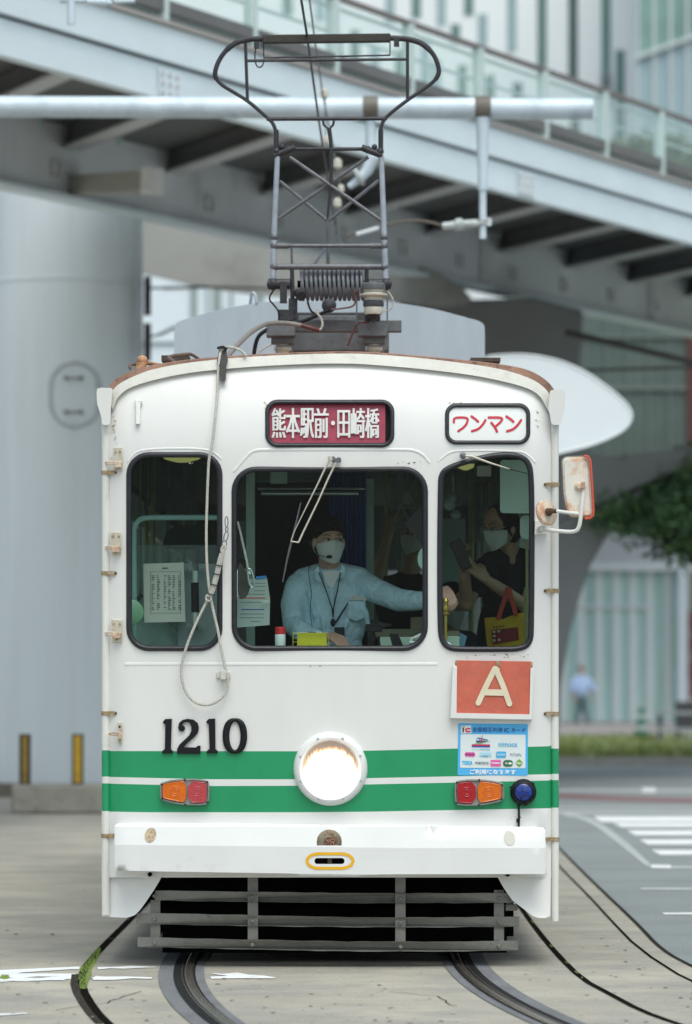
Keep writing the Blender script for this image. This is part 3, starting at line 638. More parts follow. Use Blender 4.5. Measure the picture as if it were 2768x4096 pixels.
# ---- mirrors
z = MB(); z.plate([(2140, 2083), (2190, 2086), (2188, 2135), (2138, 2140)], FP, .03, .05)
Ym = 21.85; MP = lambda x, y, off=0.0: P(x, y, Ym - off)
arm = smooth([(2165, 2114, 22.04), (2185, 2118, 21.9), (2250, 2126, 21.86), (2300, 2128, 21.83), (2318, 2110, 21.82), (2326, 2040, 21.82), (2334, 1960, 21.83), (2340, 1938, 21.84)], False, 2)
z.tube([P(*a) for a in arm], .0105, 10); z.tube([P(2226, 2044, 21.86), P(2318, 2056, 21.83)], .0095, 10); z.tube([P(2158, 2114, 22.06), P(2172, 2114, 21.95)], .016, 12)
o = z.build('mirror_arm', pipew, tram)
z = MB(); z.plate(rnd([(2244, 1826), (2356, 1822), (2376, 2072), (2270, 2074), (2250, 1980)], 26), MP, -.02, .03)
mi1 = z.build('mirror_rim', mat('mirror_rim_grey', (.26, .25, .22), .5, var=.2, scale=20, col2=(.5, .1, .03), thr=(.55, .7)), o, bevel=.004)
z = MB(); sh = rnd([(2249, 1830), (2354, 1828), (2372, 2067), (2274, 2068), (2255, 1980)], 24)
z.plate(sh, MP, .0, .03); z.plate(inset(sh, 7), MP, .014, .02)
z.build('mirror_shell', mat('mirror_shell_rusty', (.78, .74, .66), .4, var=.08, scale=4, col2=(.66, .33, .16), thr=(.50, .66)), o, bevel=.006)
z = MB(); z.ring([(2337, 1823), (2352, 1826), (2361, 1840), (2366, 1900), (2374, 2040), (2373, 2060), (2362, 2072), (2340, 2075)], 9, .03, MP, .006, closed=False); z.build('red_edge_strip', mat('orange_red_edge', (.75, .09, .03), .5, var=.1), o)
z = MB(); z.lathe(MP(2316, 1946, .01), d, [(0, 20 * px), (.012, 18 * px), (.016, 12 * px), (.03, 9 * px)], 20); z.box(MP(2334, 1940, .03), (.018, .02, .03)); z.build('mirror_joint', rustm, o)
z = MB(); dd = Vector((.62, -.70, .22)); z.lathe(P(2187, 2051, 21.93), dd, [(-.012, .066), (0, .068), (.01, .062), (.022, .02), (.03, .018)], 32); z.build('round_mirror', mat('round_mirror_rusty', (.74, .62, .50), .45, var=.15, scale=9, col2=(.55, .24, .12), thr=(.45, .66)), o)
z = MB(); z.lathe(P(2187, 2051, 21.90), dd, [(0.01, .022), (.02, .02), (.045, .012)], 14); z.tube([P(2200, 2046, 21.88), P(2228, 2044, 21.86)], .011, 10); z.build('mirror_joint', mat('joint_dark_rust', (.10, .05, .03), .7, var=.4, scale=60), o)
# ---- route board
z = MB(); z.plate([(1812, 2660), (1828, 2666), (1826, 2852), (2118, 2858), (2122, 2672), (2136, 2670), (2128, 2880), (1800, 2874)], FP, .045, .045)
o = z.build('route_board', white, tram, bevel=.003)
z = MB(); z.plate(rnd([(1820, 2641), (2131, 2646), (2126, 2862), (1817, 2856)], 10), FP, .036, .008)
bd = z.build('board_plate', mat('old_red_board', (.60, .135, .085), .55, var=.12, scale=9, col2=(.50, .17, .11), thr=(.5, .8), bump=.2, bscale=60), o, bevel=.002)
lm = mat('cream_lettering', (.76, .68, .50), .5, var=.08, scale=12)
z = MB(); brush(z, [(1913, 2812), (1944, 2744), (1980, 2674)], 22, FP, .0380, .0015); brush(z, [(1982, 2674), (2013, 2744), (2038, 2815)], 22, FP, .0383, .0015); brush(z, [(1942, 2769), (2020, 2771)], 25, FP, .0386, .0015); brush(z, [(1978, 2680), (1986, 2680)], 26, FP, .0389, .0015)
z.build('letter', lm, bd)
z = MB(); z.plate([(1822, 2641), (1834, 2641), (1828, 2652), (1827, 2664), (1820, 2662)], FP, .037, .002); z.plate([(2122, 2647), (2131, 2649), (2131, 2668), (2124, 2664)], FP, .037, .002); z.plate(smooth([(1984, 2644), (2000, 2645), (1999, 2660), (1992, 2668), (1985, 2660)]), FP, .0395, .002); z.build('worn_patch', brass, bd)
# ---- IC card sticker
SK = [(1833, 2893), (2112, 2896), (2111, 3103), (1830, 3101)]
def sq(u, v): 
    a = Vector(SK[0]).lerp(Vector(SK[1]), u); b = Vector(SK[3]).lerp(Vector(SK[2]), u); return tuple(a.lerp(b, v))
def s8(x, y): return sq((x - 55) / 1475.0, (y - 75) / 1090.0)   # from the close-up's pixels
SF = lambda x, y, off=0.0: FP(*s8(x, y), off)
z = MB(); z.plate(rr(55, 75, 1530, 1165, 35, 5), SF, .0025, .002)
st = z.build('sticker', mat('sticker_blue', (.09, .47, .86), .3, var=.03, scale=8), tram, label='blue and white notice of travel card logos')
pw = mat('sticker_white', (.76, .82, .83), .3, var=.01, scale=8)
z = MB(); z.plate(rr(108, 302, 1480, 1008, 25, 4), SF, .0035, .001); z.plate(rr(113, 117, 328, 285, 6, 2), SF, .0035, .001); z.build('sticker_field', pw, st)
def flat_(pl, col, nm='logo', o_=.0045, name=None):
    z = MB(); z.plate(pl, SF, o_, .001); return z.build(nm, mat(name or ('ink_%d' % len(MC)), col, .35, var=.01), st)
def tx(body, box, col, b_=0.0, o_=.0045, inkname=None): return text('lettering', body, box, SF, o_, mat(inkname or ('ink_%s' % str(col)), col, .4, var=.01), st, bold=b_, th=.0004)
navy = (.02, .02, .22)
tx('全国相互利用', (354, 153, 986, 255), navy, .004, .0044, 'ink_navy')
tx('IC', (1030, 168, 1138, 250), navy, .01, .0044, 'ink_navy'); tx('カード', (1178, 160, 1482, 250), navy, .012, .0044, 'ink_navy')
tx('ご利用になれます', (315, 1035, 1280, 1145), (.93, .95, .96), .03, .0044, 'ink_white')
flat_([(146, 168), (180, 168), (180, 262), (146, 262)], (.10, .07, .05), name='ink_brown')
z = MB(); brush(z, [(305, 188), (240, 186), (215, 202), (215, 232), (240, 246), (305, 244)], 30, SF, .0045, .0008); z.plate(ell(242, 260, 12, 12, 10), SF, .0048, .001); z.plate(ell(285, 260, 12, 12, 10), SF, .0048, .001); z.build('logo', mat('ink_red', (.68, .02, .03), .4, var=.01), st)
z = MB(); z.ring([(165 + 32 * math.cos(R(a)) * abs(math.cos(R(a))) ** .3, 142 + 16 * math.sin(R(a))) for a in range(0, 360, 24)], 4, .0005, SF, .0043, square=True); z.build('logo', MC['ink_brown'], st)
# the small tram picture
flat_([(346, 513), (730, 513), (730, 545), (346, 545)], (.62, .02, .04), name='ink_red2'); flat_([(346, 545), (730, 545), (730, 572), (346, 572)], (.02, .1, .45), name='ink_blue')
flat_([(440, 470), (443, 425), (455, 385), (480, 370), (560, 385), (690, 415), (685, 438), (600, 450), (540, 470)], (.02, .03, .12), name='ink_dark')
flat_([(450, 440), (456, 398), (475, 388), (505, 392), (503, 440)], (.35, .60, .85), o_=.0055, name='ink_pane'); flat_([(515, 395), (533, 398), (532, 440), (513, 440)], (.35, .60, .85), o_=.0055, name='ink_pane')
flat_([(538, 396), (560, 398), (545, 465), (505, 470)], (.6, .02, .04), o_=.0055, name='ink_red2')
for i in range(5): flat_([(560 + i * 25, 405 + i * 4), (578 + i * 25, 408 + i * 4), (578 + i * 25, 430 + i), (560 + i * 25, 438)], (.5, .62, .75), o_=.0055, name='ink_sky')
z = MB()
for l_ in ([(400, 510), (450, 485), (560, 478)], [(520, 508), (600, 470), (730, 440)], [(440, 505), (520, 486), (640, 452)]): brush(z, l_, 6, SF, .0045, .0006)
z.build('logo', mat('ink_green', (.05, .35, .12), .4), st)
z = MB(); brush(z, [(560, 385), (575, 362), (540, 345), (585, 328)], 5, SF, .0046, .0006); z.build('logo', MC['ink_dark'], st)
cy = (.10, .48, .75)
tx('てんてん', (346, 600, 522, 634), cy, 0, .0045, 'ink_cyan'); tx('nimoca', (527, 594, 728, 636), cy, .01, .0045, 'ink_cyan'); tx('nimoca', (912, 455, 1308, 560), cy, .01, .0045, 'ink_cyan')
pk = (.80, .12, .42)
for cx_ in (248, 311, 372): flat_(ell(cx_, 725, 50, 50, 20), pk, o_=.0042 + cx_ * 1e-6, name='ink_pink')
tx('SUGOCA', (215, 708, 405, 742), (.15, .03, .15), .03, .0058, 'ink_plum')
flat_([(517, 685), (760, 685), (760, 770), (517, 770)], (.35, .70, .85), name='ink_pale'); tx('はやかけん', (528, 700, 750, 738), (.85, .93, .96), .02, .0056, 'ink_white2'); flat_([(580, 755), (690, 755), (690, 762), (580, 762)], (.1, .2, .4), o_=.0056, name='ink_bar')
flat_([(862, 700), (905, 660), (1072, 660), (1072, 755), (1035, 790), (862, 790)], (.05, .45, .80), name='ink_icoca'); flat_([(862, 660), (903, 660), (862, 698)], (.5, .52, .54), name='ink_grey'); flat_([(1072, 757), (1072, 790), (1037, 790)], (.5, .52, .54), name='ink_grey')
tx('ICOCA', (890, 706, 1052, 746), (.92, .95, .97), .02, .0056, 'ink_white'); tx('PiTaPa', (1160, 695, 1392, 755), (.22, .24, .30), 0, .0045, 'ink_slate')
tx('TOICA', (146, 860, 368, 945), (.03, .48, .85), .05, .0045, 'ink_azure'); tx('manaca', (422, 880, 706, 932), (.06, .06, .07), 0, .0045, 'ink_black')
flat_(rr(748, 838, 964, 972, 8, 2), pk, name='ink_pink'); tx('PASMO', (765, 884, 948, 922), (.92, .9, .92), .03, .0056, 'ink_white')
flat_(rr(1008, 838, 1218, 976, 66, 8), (.04, .16, .07), name='ink_forest'); flat_(ell(1158, 908, 26, 28, 16), (.9, .92, .9), o_=.0055, name='ink_w3'); tx('Suica', (1055, 884, 1212, 924), (.85, .9, .85), .02, .0064, 'ink_white')
flat_([(1350, 808), (1434, 900), (1350, 988), (1265, 900)], (.30, .60, .08), name='ink_lime')
z = MB(); z.ring(ell(1350, 900, 52, 55, 24), 7, .0004, SF, .0056, square=True); z.build('logo', MC['ink_dark'], st); tx('Kitaca', (1284, 884, 1420, 918), (.9, .95, .8), .02, .0062, 'ink_white')

# ---- lifeguard slats
def LP(x, y, off=0.0):
    u = (x - 1315) / 780.0; return P(x, y, 22.02 + .10 * u * u - off)
z0 = MB(); z0.box(P(1315, 3700, 22.9), (1.2, .05, .2)); 
guard = None
sl = [([(620, 3562), (900, 3566), (1400, 3572), (1800, 3573), (2052, 3571)], [(600, 3601), (900, 3606), (1400, 3612), (1800, 3612), (2062, 3612)]),
      ([(546, 3652), (900, 3658), (1400, 3669), (1800, 3669), (2076, 3665)], [(546, 3697), (900, 3702), (1400, 3709), (1800, 3709), (2076, 3706)]),
      ([(550, 3748), (900, 3756), (1400, 3766), (1800, 3766), (2073, 3762)], [(550, 3788), (900, 3795), (1400, 3806), (1800, 3806), (2070, 3801)])]
for a, b in sl:
    z = MB(); xs = list(range(int(a[0][0]), int(a[-1][0]), 60)) + [a[-1][0]]
    random.seed(int(a[0][1])); up_ = [(x, interp(a, x) + random.uniform(-1.2, 1.2)) for x in xs]; lo_ = [(x, interp(b, x) + random.uniform(-1.2, 1.2)) for x in xs]
    z.plate(up_ + lo_[::-1], LP, .016, .014); o = z.build('guard_slat', slatm, tram, bevel=.002)
    z = MB()
    for xx in (618, 1009, 1602, 1995):
        if xx > a[0][0] - 5: z.lathe(LP(xx, (interp(a, xx) + interp(b, xx)) / 2 + 2, .016), d, [(0, 9 * px), (.006, 8 * px), (.011, 4 * px)], 10)
    z.build('rivet', slatm, o)
for x0, x1, y0, y1 in ((602, 641, 3600, 3755), (991, 1032, 3500, 3770), (1581, 1622, 3500, 3772), (1976, 2016, 3560, 3768)):
    z = MB(); z.plate([(x0, y0), (x1, y0), (x1, y1), (x0, y1)], LP, .001, .012); z.build('guard_upright', slatm, tram)
z = MB(); z.tube([LP(2030, 3620, -.02), LP(2066, 3630, -.2)], .012, 8); z.box(LP(2046, 3630, -.03), (.06, .05, .03)); z.build('guard_bracket', slatm, tram)
# ---- underframe, bogies and wheels
z = MB(); z.box((-.083, 28.2, .56), (2.1, 11.3, .20)); z.box((-.083, 28.2, .42), (1.3, 4.6, .34)); z.box((-.75, 27.5, .38), (.5, 1.6, .34)); z.box((.6, 29.5, .38), (.5, 1.8, .34)); z.box((-.083, 22.55, .40), (1.5, .08, .25)); z.box((-.06, 22.42, .34), (1.80, .05, .58)); z.box((-.03, 22.30, .46), (2.0, .03, .28)); z.box((-1.0, 24.2, .38), (.04, 3.4, .5)); z.box((.86, 24.2, .38), (.04, 3.4, .5)); z.box((-.06, 26.0, .36), (1.8, .05, .6)); z.build('underframe_and_blockers', dark, tram)  # frame plus added near-black boxes that block light under the tram
whm = mat('wheel_iron', (.03, .027, .024), .7, metal=.3, var=.3, scale=14)
for yy in (25.0, 31.5):
    z = MB()
    for sx in (-.78, .62): z.box((sx, yy, .42), (.09, 2.0, .22)); z.box((sx, yy, .30), (.12, .5, .16))
    z.box((-.083, yy, .42), (1.5, .3, .22)); bg = z.build('bogie', dark, tram)
    for ya in (-.75, .75):
        for sx in (-.775, .61):
            z = MB(); z.lathe((sx - .05, yy + ya, .335), (1, 0, 0), [(0, .33), (.02, .345), (.03, .31), (.04, .31), (.055, .26), (.07, .10), (.10, .08)], 32); z.build('wheel', whm, bg)
        z = MB(); z.tube([(-.8, yy + ya, .335), (.64, yy + ya, .335)], .06, 12); z.build('axle', whm, bg)

# ---- roof: cooling unit, grab rails, lamp, pantograph
Y2 = 26.4; AP = lambda x, y, off=0.0: P(x, y, Y2 - off)
acp = smooth([(697, 1480), (697, 1320), (698, 1300), (712, 1286), (760, 1270), (881, 1237), (1000, 1215), (1110, 1203), (1320, 1196), (1500, 1203), (1560, 1208), (1736, 1235), (1877, 1274), (1921, 1286), (1937, 1300), (1939, 1325), (1939, 1480)], False, 2)
acp = [(697, 1500)] + acp + [(1939, 1500)]
z = MB(); z.plate(acp, AP, 0, 2.2); o = z.build('cooling_unit', acm, tram, bevel=.03)
z = MB(); z.plate([(1130, 1250), (1520, 1250), (1525, 1480), (1120, 1480)], AP, .012, .01); z.build('cooling_grille', mat('dark_mesh', (.05, .05, .055), .7, var=.2, scale=60), o)
z = MB(); z.tube([P(1001, 1218, 26.5), P(1006, 1180, 26.45), P(1014, 1172, 26.4), P(1022, 1180, 26.4), P(1026, 1212, 26.4)], .010, 8); z.build('lifting_eye', steell, o)
for pts in ([(521, 1474), (516, 1462), (530, 1456), (600, 1454), (622, 1462), (642, 1480)], [(700, 1448), (673, 1432), (680, 1424), (755, 1415), (772, 1420), (802, 1442)]):
    z = MB(); z.tube([P(x, y, 22.5 + .06 * i) for i, (x, y) in enumerate(smooth(pts, False, 1))], .009, 8); z.build('roof_grab_rail', mat('rail_brown', (.16, .12, .10), .7, var=.3, scale=30), tram)
z = MB(); z.ball(P(568, 1440, 22.75), (.030, .03, .026)); z.tube([P(560, 1480, 22.75), P(572, 1444, 22.75)], [.03, .026], 12); z.tube([P(590, 1450, 22.8), P(630, 1458, 22.9), P(655, 1462, 23.0)], .008, 8)
z.build('roof_vent_knob', mat('orange_tan', (.55, .30, .16), .6, var=.2, scale=30, col2=(.15, .12, .1), thr=(.55, .6)), tram)
z = MB(); z.bar(P(650, 1440, 23.5), P(760, 1440, 23.5), .3, .03); z.build('roof_board', mat('board_brown', (.08, .06, .05), .8, var=.3, scale=20), tram)
z = MB(); z.bar(P(1880, 1446, 23.3), P(1998, 1446, 23.3), .3, .02); z.build('roof_board', MC['board_brown'], tram)

YP = 24.35
def pq(x, y, dy=0.0): return P(x, y, YP + dy)
def z2(x, y, dy=0.0): return P(1000 + x * .41375, 900 + y * .41375, YP + dy)
pm = YP / F
panto = MB(); panto.tube([pq(1066, 1308, .3), pq(1606, 1308, .3)], .001, 4)
z = MB(); z.bar(pq(1125, 1306, .22), pq(1606, 1306, .22), .10, 46 * pm); z.bar(pq(1195, 1278, .9), pq(1430, 1278, .9), .12, 26 * pm); z.bar(pq(1120, 1330, 1.3), pq(1520, 1330, 1.3), .10, 40 * pm); z.box(pq(1345, 1370, .9), (.62, .3, .12)); z.bar(pq(1140, 1310, .2), pq(1140, 1330, 1.4), .08, .06); z.bar(pq(1490, 1310, .2), pq(1490, 1330, 1.4), .08, .06)
for x in (1124, 1490): z.box(pq(x, 1324, .02), (116 * pm, .16, 48 * pm)); z.box(pq(x + 6, 1362, .06), (90 * pm, .12, 30 * pm))
base = z.build('pantograph_base', mat('base_grey', (.17, .18, .19), .55, metal=.3, var=.25, scale=16, bump=.3), tram, bevel=.004)
for x in (1132, 1497):
    for dy in (.05, 1.3):
        z = MB(); z.lathe(pq(x, 1440, dy), (0, 0, 1), [(0, .05), (.02, .052), (.03, .036), (.045, .034), (.055, .052), (.075, .052), (.085, .034), (.10, .034), (.11, .05), (.13, .05)], 20); z.build('insulator', porc, base)
    z = MB(); z.tube([pq(x - 25, 1432, -.02), pq(x - 25, 1385, -.02), pq(x + 36, 1385, -.02), pq(x + 36, 1432, -.02)], .005, 6); z.build('bracket_wire', steelg, base)
# lower bearings
for xx, s_ in ((1100, 1), (1535, -1)):
    z = MB(); z.tube([pq(xx - 28 * s_, 1136), pq(xx + 60 * s_, 1136)], .030, 14); z.box(pq(xx + 34 * s_, 1170, .0), (.04, .06, 84 * pm)); z.box(pq(xx + 45 * s_, 1262, .02), (.085, .10, 42 * pm)); z.ball(pq(xx - 8 * s_, 1136), .036)
    z.tube([pq(xx + 68 * s_, 1078), pq(xx + 70 * s_, 1200)], .012, 8); z.build('pantograph_bearing', steeld, base)
z = MB(); z.bar(pq(1172, 1195, .02), pq(1172, 1280, .02), .05, .06); z.build('spring_lever', steeld, base); z = MB()
z.tube([pq(1195, 1172, -.02), pq(1205, 1185, -.06)], .03, 12); z.build('spring_lever', steeld, base); z = MB(); z.tube([pq(1316, 1240, .1), pq(1316, 1215, .1)], .03, 14); z.lathe(pq(1316, 1222, .05), d, [(0, .042), (.02, .04), (.03, .02)], 18)
z.build('spring_lever', steeld, base)
# spring
z = MB(); pts = []; turns = 13.5
for i in range(int(turns * 18) + 1):
    a = 2 * math.pi * i / 18; x = 1204 + (1452 - 1204) * i / (turns * 18); pts.append(pq(x, 1136 - 62 * math.cos(a), .10 - .088 * math.sin(a)))
z.tube(pts, 7.2 * pm, 8); z.build('spring', mat('spring_grey', (.22, .23, .25), .4, metal=.4, var=.3, scale=20), base)
z = MB(); z.tube([pq(1190, 1136, .1), pq(1470, 1136, .1)], .02, 10); z.build('spring_core', dark, base)
# lightning arrester
z = MB(); A0 = pq(1494, 1290, -.14); up = (0, 0, 1); T = lambda y: (1290 - y) * pm
z.lathe(A0, up, [(T(1290), 9 * pm), (T(1278), 10 * pm), (T(1268), 20 * pm), (T(1258), 26 * pm)], 20, 0)
z.lathe(A0, up, [(T(1258), 34 * pm), (T(1250), 38 * pm), (T(1232), 38 * pm), (T(1228), 37 * pm)], 24, 1)
z.lathe(A0, up, [(T(1227), 40 * pm), (T(1222), 42 * pm), (T(1206), 41 * pm), (T(1202), 36 * pm)], 24, 2)
z.lathe(A0, up, [(T(1202), 36 * pm), (T(1190), 36 * pm), (T(1184), 56 * pm), (T(1178), 57 * pm), (T(1170), 34 * pm), (T(1162), 42 * pm)], 24, 1)
z.lathe(A0, up, [(T(1162), 46 * pm), (T(1158), 48 * pm), (T(1138), 47 * pm), (T(1134), 42 * pm), (T(1128), 8 * pm)], 24, 3)
for x in (1458, 1530): z.tube([pq(x, 1134, -.14), pq(x, 1128, -.14)], .008, 8, m=3)
z.build('lightning_arrester', [steeld, porc, mat('arrester_band', (.10, .11, .13), .35, metal=.5, var=.1), steelg], tram)
z = MB()
for x in (1427, 1549): z.tube([pq(x, 1195, -.12), pq(x, 1300, -.12)], .004, 6)
z.build('support_wire', steelg, base)
# tubular frames
fpale = mat('frame_pale', (.40, .44, .50), .4, metal=.3, var=.18, scale=14)
for xs in (((1110, 622), (1098, 900), (1096, 980), (1092, 1130)), ((1525, 622), (1535, 900), (1538, 980), (1543, 1130))):
    z = MB(); z.tube([pq(*p) for p in xs], [10.5 * pm, 11.5 * pm, 12 * pm, 12 * pm], 12); lf = z.build('frame_upright', fpale, tram)
for y, r_ in ((983, 8), (1067, 12)):
    z = MB(); z.tube([pq(1097, y), pq(1539, y)], r_ * pm, 12)
    if y == 983:
        for x, s_ in ((1097, 1), (1537, -1)): z.tube([pq(x, 983), pq(x + 58 * s_, 983)], 12.5 * pm, 10); z.ball(pq(x, 948), 17 * pm)
        z.tube([pq(1166, 983), pq(1168, 1067)], 5 * pm, 8); z.tube([pq(1258, 1058, .2), pq(1282, 1020, .3), pq(1302, 990, .4)], 6 * pm, 8)
    for x in (1097, 1537): z.ball(pq(x, y), 17 * pm)
    z.build('cross_tube', steelg, tram)
for a, b, dy in (((1158, 628), (1525, 882), 0), ((1473, 628), (1108, 878), .03), ((1119, 725), (1312, 885), .45), ((1515, 722), (1312, 885), .45), ((1312, 885), (1312, 1065), .45)):
    z = MB(); z.tube([pq(*a, dy), pq(*b, dy)], 7.5 * pm, 8); z.build('diagonal_brace', steelg, tram)
z = MB(); z.tube([pq(1170, 596), pq(1470, 596)], 7.5 * pm, 10)
for x, s_ in ((1120, 1), (1506, -1)):
    z.tube([pq(x - 24 * s_, 622), pq(x + 60 * s_, 590)], 14 * pm, 10); z.ball(pq(x + 8 * s_, 588), 12 * pm); z.ball(pq(x - 14 * s_, 606), 16 * pm); z.ball(pq(x + 35 * s_, 596), 13 * pm)
z.build('upper_hinge', steeld, tram)
uf = MB(); L = smooth([(1108, 604), (1106, 560), (1103, 520), (1090, 490), (1074, 475), (1030, 436), (989, 402), (930, 366), (886, 340), (866, 318), (859, 298), (864, 270), (880, 233), (905, 200), (940, 172), (985, 158), (1035, 155), (1070, 156)], False, 2)
Rr = smooth([(1524, 604), (1523, 560), (1521, 520), (1530, 490), (1541, 472), (1585, 434), (1636, 396), (1695, 356), (1737, 325), (1755, 298), (1756, 272), (1740, 225), (1712, 192), (1678, 168), (1630, 156), (1585, 153), (1548, 152)], False, 2)
for q in (L, Rr): uf.tube([pq(*p) for p in q], [ (7.5 if p[1] > 320 else 9.5 + 2 * (p[1] < 200)) * pm for p in q], 10)
for a, b, r_ in (((1066, 476), (1548, 474), 8), ((981, 158), (990, 400), 6.5), ((1630, 156), (1630, 397), 6.5), ((988, 243), (1630, 237), 6), ((1055, 231), (1560, 221), 3.5), ((1054, 160), (1055, 231), 2.5), ((1560, 160), (1560, 222), 2.5)): uf.tube([pq(*a), pq(*b)], r_ * pm, 8)
for x in (1105, 1523): uf.tube([pq(x, 600), pq(x, 520)], 10 * pm, 10)
u = uf.build('collector_bow', steeld, tram)
z = MB(); z.bar(pq(1050, 158), pq(1562, 152), .05, 34 * pm); z.build('carbon_strip', mat('carbon', (.045, .040, .035), .7, var=.25, scale=30), u, bevel=.006)
z = MB(); z.box(pq(1586, 170), (.03, .04, .045)); z.build('bow_fitting', steeld, u)
z = MB(); z.box(pq(1026, 180), (.03, .04, .04)); z.tube([pq(x, y) for x, y in smooth([(1024, 190), (1018, 225), (1024, 262), (1038, 272), (1052, 262), (1056, 235)], False)], .004, 6); z.build('bow_fitting', steeld, u)
z = MB(); z.tube([pq(1292, 484), pq(1295, 500), pq(1316, 518), pq(1332, 500), pq(1336, 484)], 5 * pm, 8); z.tube([pq(1316, 512), pq(1324, 570), pq(1326, 690), pq(1318, 790), pq(1310, 880)], [9 * pm, 8 * pm, 8 * pm, 6 * pm, 5 * pm], 8)
z.build('bow_fitting', steeld, u)
# cables on the roof front
z = MB(); z.tube([P(*p) for p in smooth([(905, 1430, 22.6), (945, 1385, 22.9), (1000, 1330, 23.4), (1050, 1300, 23.9), (1085, 1292, 24.1), (1160, 1292, 24.2), (1230, 1308, 24.2)], False)], 9.5 * pm, 8); z.build('supply_cable', cableg, tram)
z = MB(); z.tube([P(*p) for p in smooth([(1205, 1300, 24.18), (1245, 1312, 24.18), (1275, 1322, 24.2)], False)], 9 * pm, 8); z.build('supply_cable', cabled, tram); z = MB(); z.tube([pq(x, y, -.1) for x, y in smooth([(1438, 1160), (1415, 1172), (1425, 1225), (1360, 1235), (1325, 1238)], False)], 4 * pm, 6); z.tube([pq(x, y, -.1) for x, y in smooth([(1480, 1288), (1430, 1290), (1415, 1320), (1390, 1385)], False)], 5 * pm, 6); z.build('supply_cable', cabled, tram)
z = MB(); z.tube([pq(x, y, -.05) for x, y in smooth([(1014, 1440), (1020, 1380), (1035, 1340), (1070, 1318)], False)], 8 * pm, 8); z.tube([pq(x, y, -.05) for x, y in smooth([(1110, 1300), (1200, 1290), (1270, 1262), (1318, 1238)], False)], 7 * pm, 8); z.tube([pq(x, y, -.05) for x, y in smooth([(1095, 1160), (1072, 1195), (1100, 1225), (1115, 1245), (1116, 1290)], False)], 4 * pm, 6)
z.tube([pq(x, y, -.05) for x, y in smooth([(1230, 1205), (1240, 1240), (1258, 1255)], False)], 4 * pm, 6)
z.build('supply_cable', blackp, tram)
z = MB(); z.tube([pq(x, y, -.08) for x, y in smooth([(1270, 1236), (1262, 1245), (1290, 1280), (1290, 1310), (1270, 1325)], False)], 5 * pm, 6); z.tube([pq(x, y, -.12) for x, y in smooth([(1552, 1165), (1575, 1200), (1570, 1235), (1535, 1246)], False)], 3.5 * pm, 6); z.tube([pq(x, y, -.05) for x, y in smooth([(1085, 1378), (1050, 1395), (1018, 1425)], False)], 4.5 * pm, 6); z.build('supply_cable', MC['rope_white'], tram)
# ------------------------------------------------------------------ cabin fittings (parts of the tram)
cg = mat('cabin_green', (.24, .36, .30), .45, var=.08, scale=8); cgd = mat('cabin_green_dark', (.06, .11, .09), .5, var=.2, scale=6)
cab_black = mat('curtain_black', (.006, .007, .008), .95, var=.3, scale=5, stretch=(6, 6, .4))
def FL(Y): return lambda x, y, off=0.0: P(x, y, Y - off)
def rect(x0, y0, x1, y1): return [(x0, y0), (x1, y0), (x1, y1), (x0, y1)]
def tp(nm, poly, Y, th, mt, bevel=0.0, parent=tram):
    z = MB(); z.plate(poly, FL(Y), 0, th); return z.build(nm, mt, parent, bevel=bevel)
Z = MB(); Z.box((-.083, 22.42, 1.36), (2.25, .5, .5)); Z.box((-.083, 22.62, 1.0), (2.2, .1, .6)); dash = Z.build('dashboard', cgd, tram, bevel=.01)
tp('console_box', rect(1520, 2548, 1680, 2620), 22.42, .12, mat('console_pale_green', (.33, .47, .38), .5, var=.06), .004, dash)
tp('console_box', rect(1500, 2516, 1700, 2548), 22.75, .2, mat('console_olive', (.13, .13, .08), .5, var=.15), .004, dash)
tp('console_box', rect(1642, 2468, 1720, 2520), 22.95, .15, mat('console_tan', (.25, .22, .13), .6, var=.1), .004, dash)
tp('console_box', rect(1774, 2545, 1838, 2620), 22.45, .14, MC['console_pale_green'], .004, dash)
tp('console_box', rect(1774, 2524, 1838, 2546), 22.50, .14, MC['console_olive'], .004, dash)
tp('console_box', [(1838, 2530), (1868, 2545), (1850, 2620), (1838, 2620)], 22.55, .1, mat('blue_box', (.10, .22, .32), .5), .004, dash)
# partition behind the driver, posts, curtain, rails
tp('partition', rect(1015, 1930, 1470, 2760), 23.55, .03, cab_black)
tp('partition_header', rect(1010, 1855, 1500, 1925), 23.45, .04, cgd)
z = MB(); z.tube([P(1045, 1974, 23.2), P(1435, 1974, 23.2)], .011, 12); z.tube([P(1030, 1955, 23.22), P(1460, 1955, 23.22)], .006, 8); z.build('curtain_rod', mat('rod_steel', (.45, .55, .52), .3, metal=.8), tram)
z = MB(); vs = []; fs = []; nn = 26
for i in range(nn + 1):
    for y in (1880, 2100, 2330): vs.append(P(1322 + 140 * i / nn, y, 23.35 + .025 * math.sin(i * 1.9)))
for i in range(nn):
    for j in range(2): fs.append((3 * i + j, 3 * i + 3 + j, 3 * i + 4 + j, 3 * i + 1 + j))
z.add(vs, fs); z.build('curtain', mat('navy_curtain', (.014, .07, .30), .9, var=.2, scale=8), tram, solid=.004)
z = MB(); z.bar(P(1002, 1840, 22.9), P(1002, 2700, 22.9), 36 * .00134, .04); z.build('post', cg, tram, bevel=.004)
z = MB(); z.bar(P(1479, 1915, 23.4), P(1479, 2480, 23.4), 34 * .00137, .04); z.build('post', cg, tram, bevel=.004)
tp('side_box', rect(958, 2080, 1000, 2240), 23.0, .06, cgd, .006)
tp('side_box', rect(1080, 1885, 1150, 1935), 23.0, .06, cg, .006)
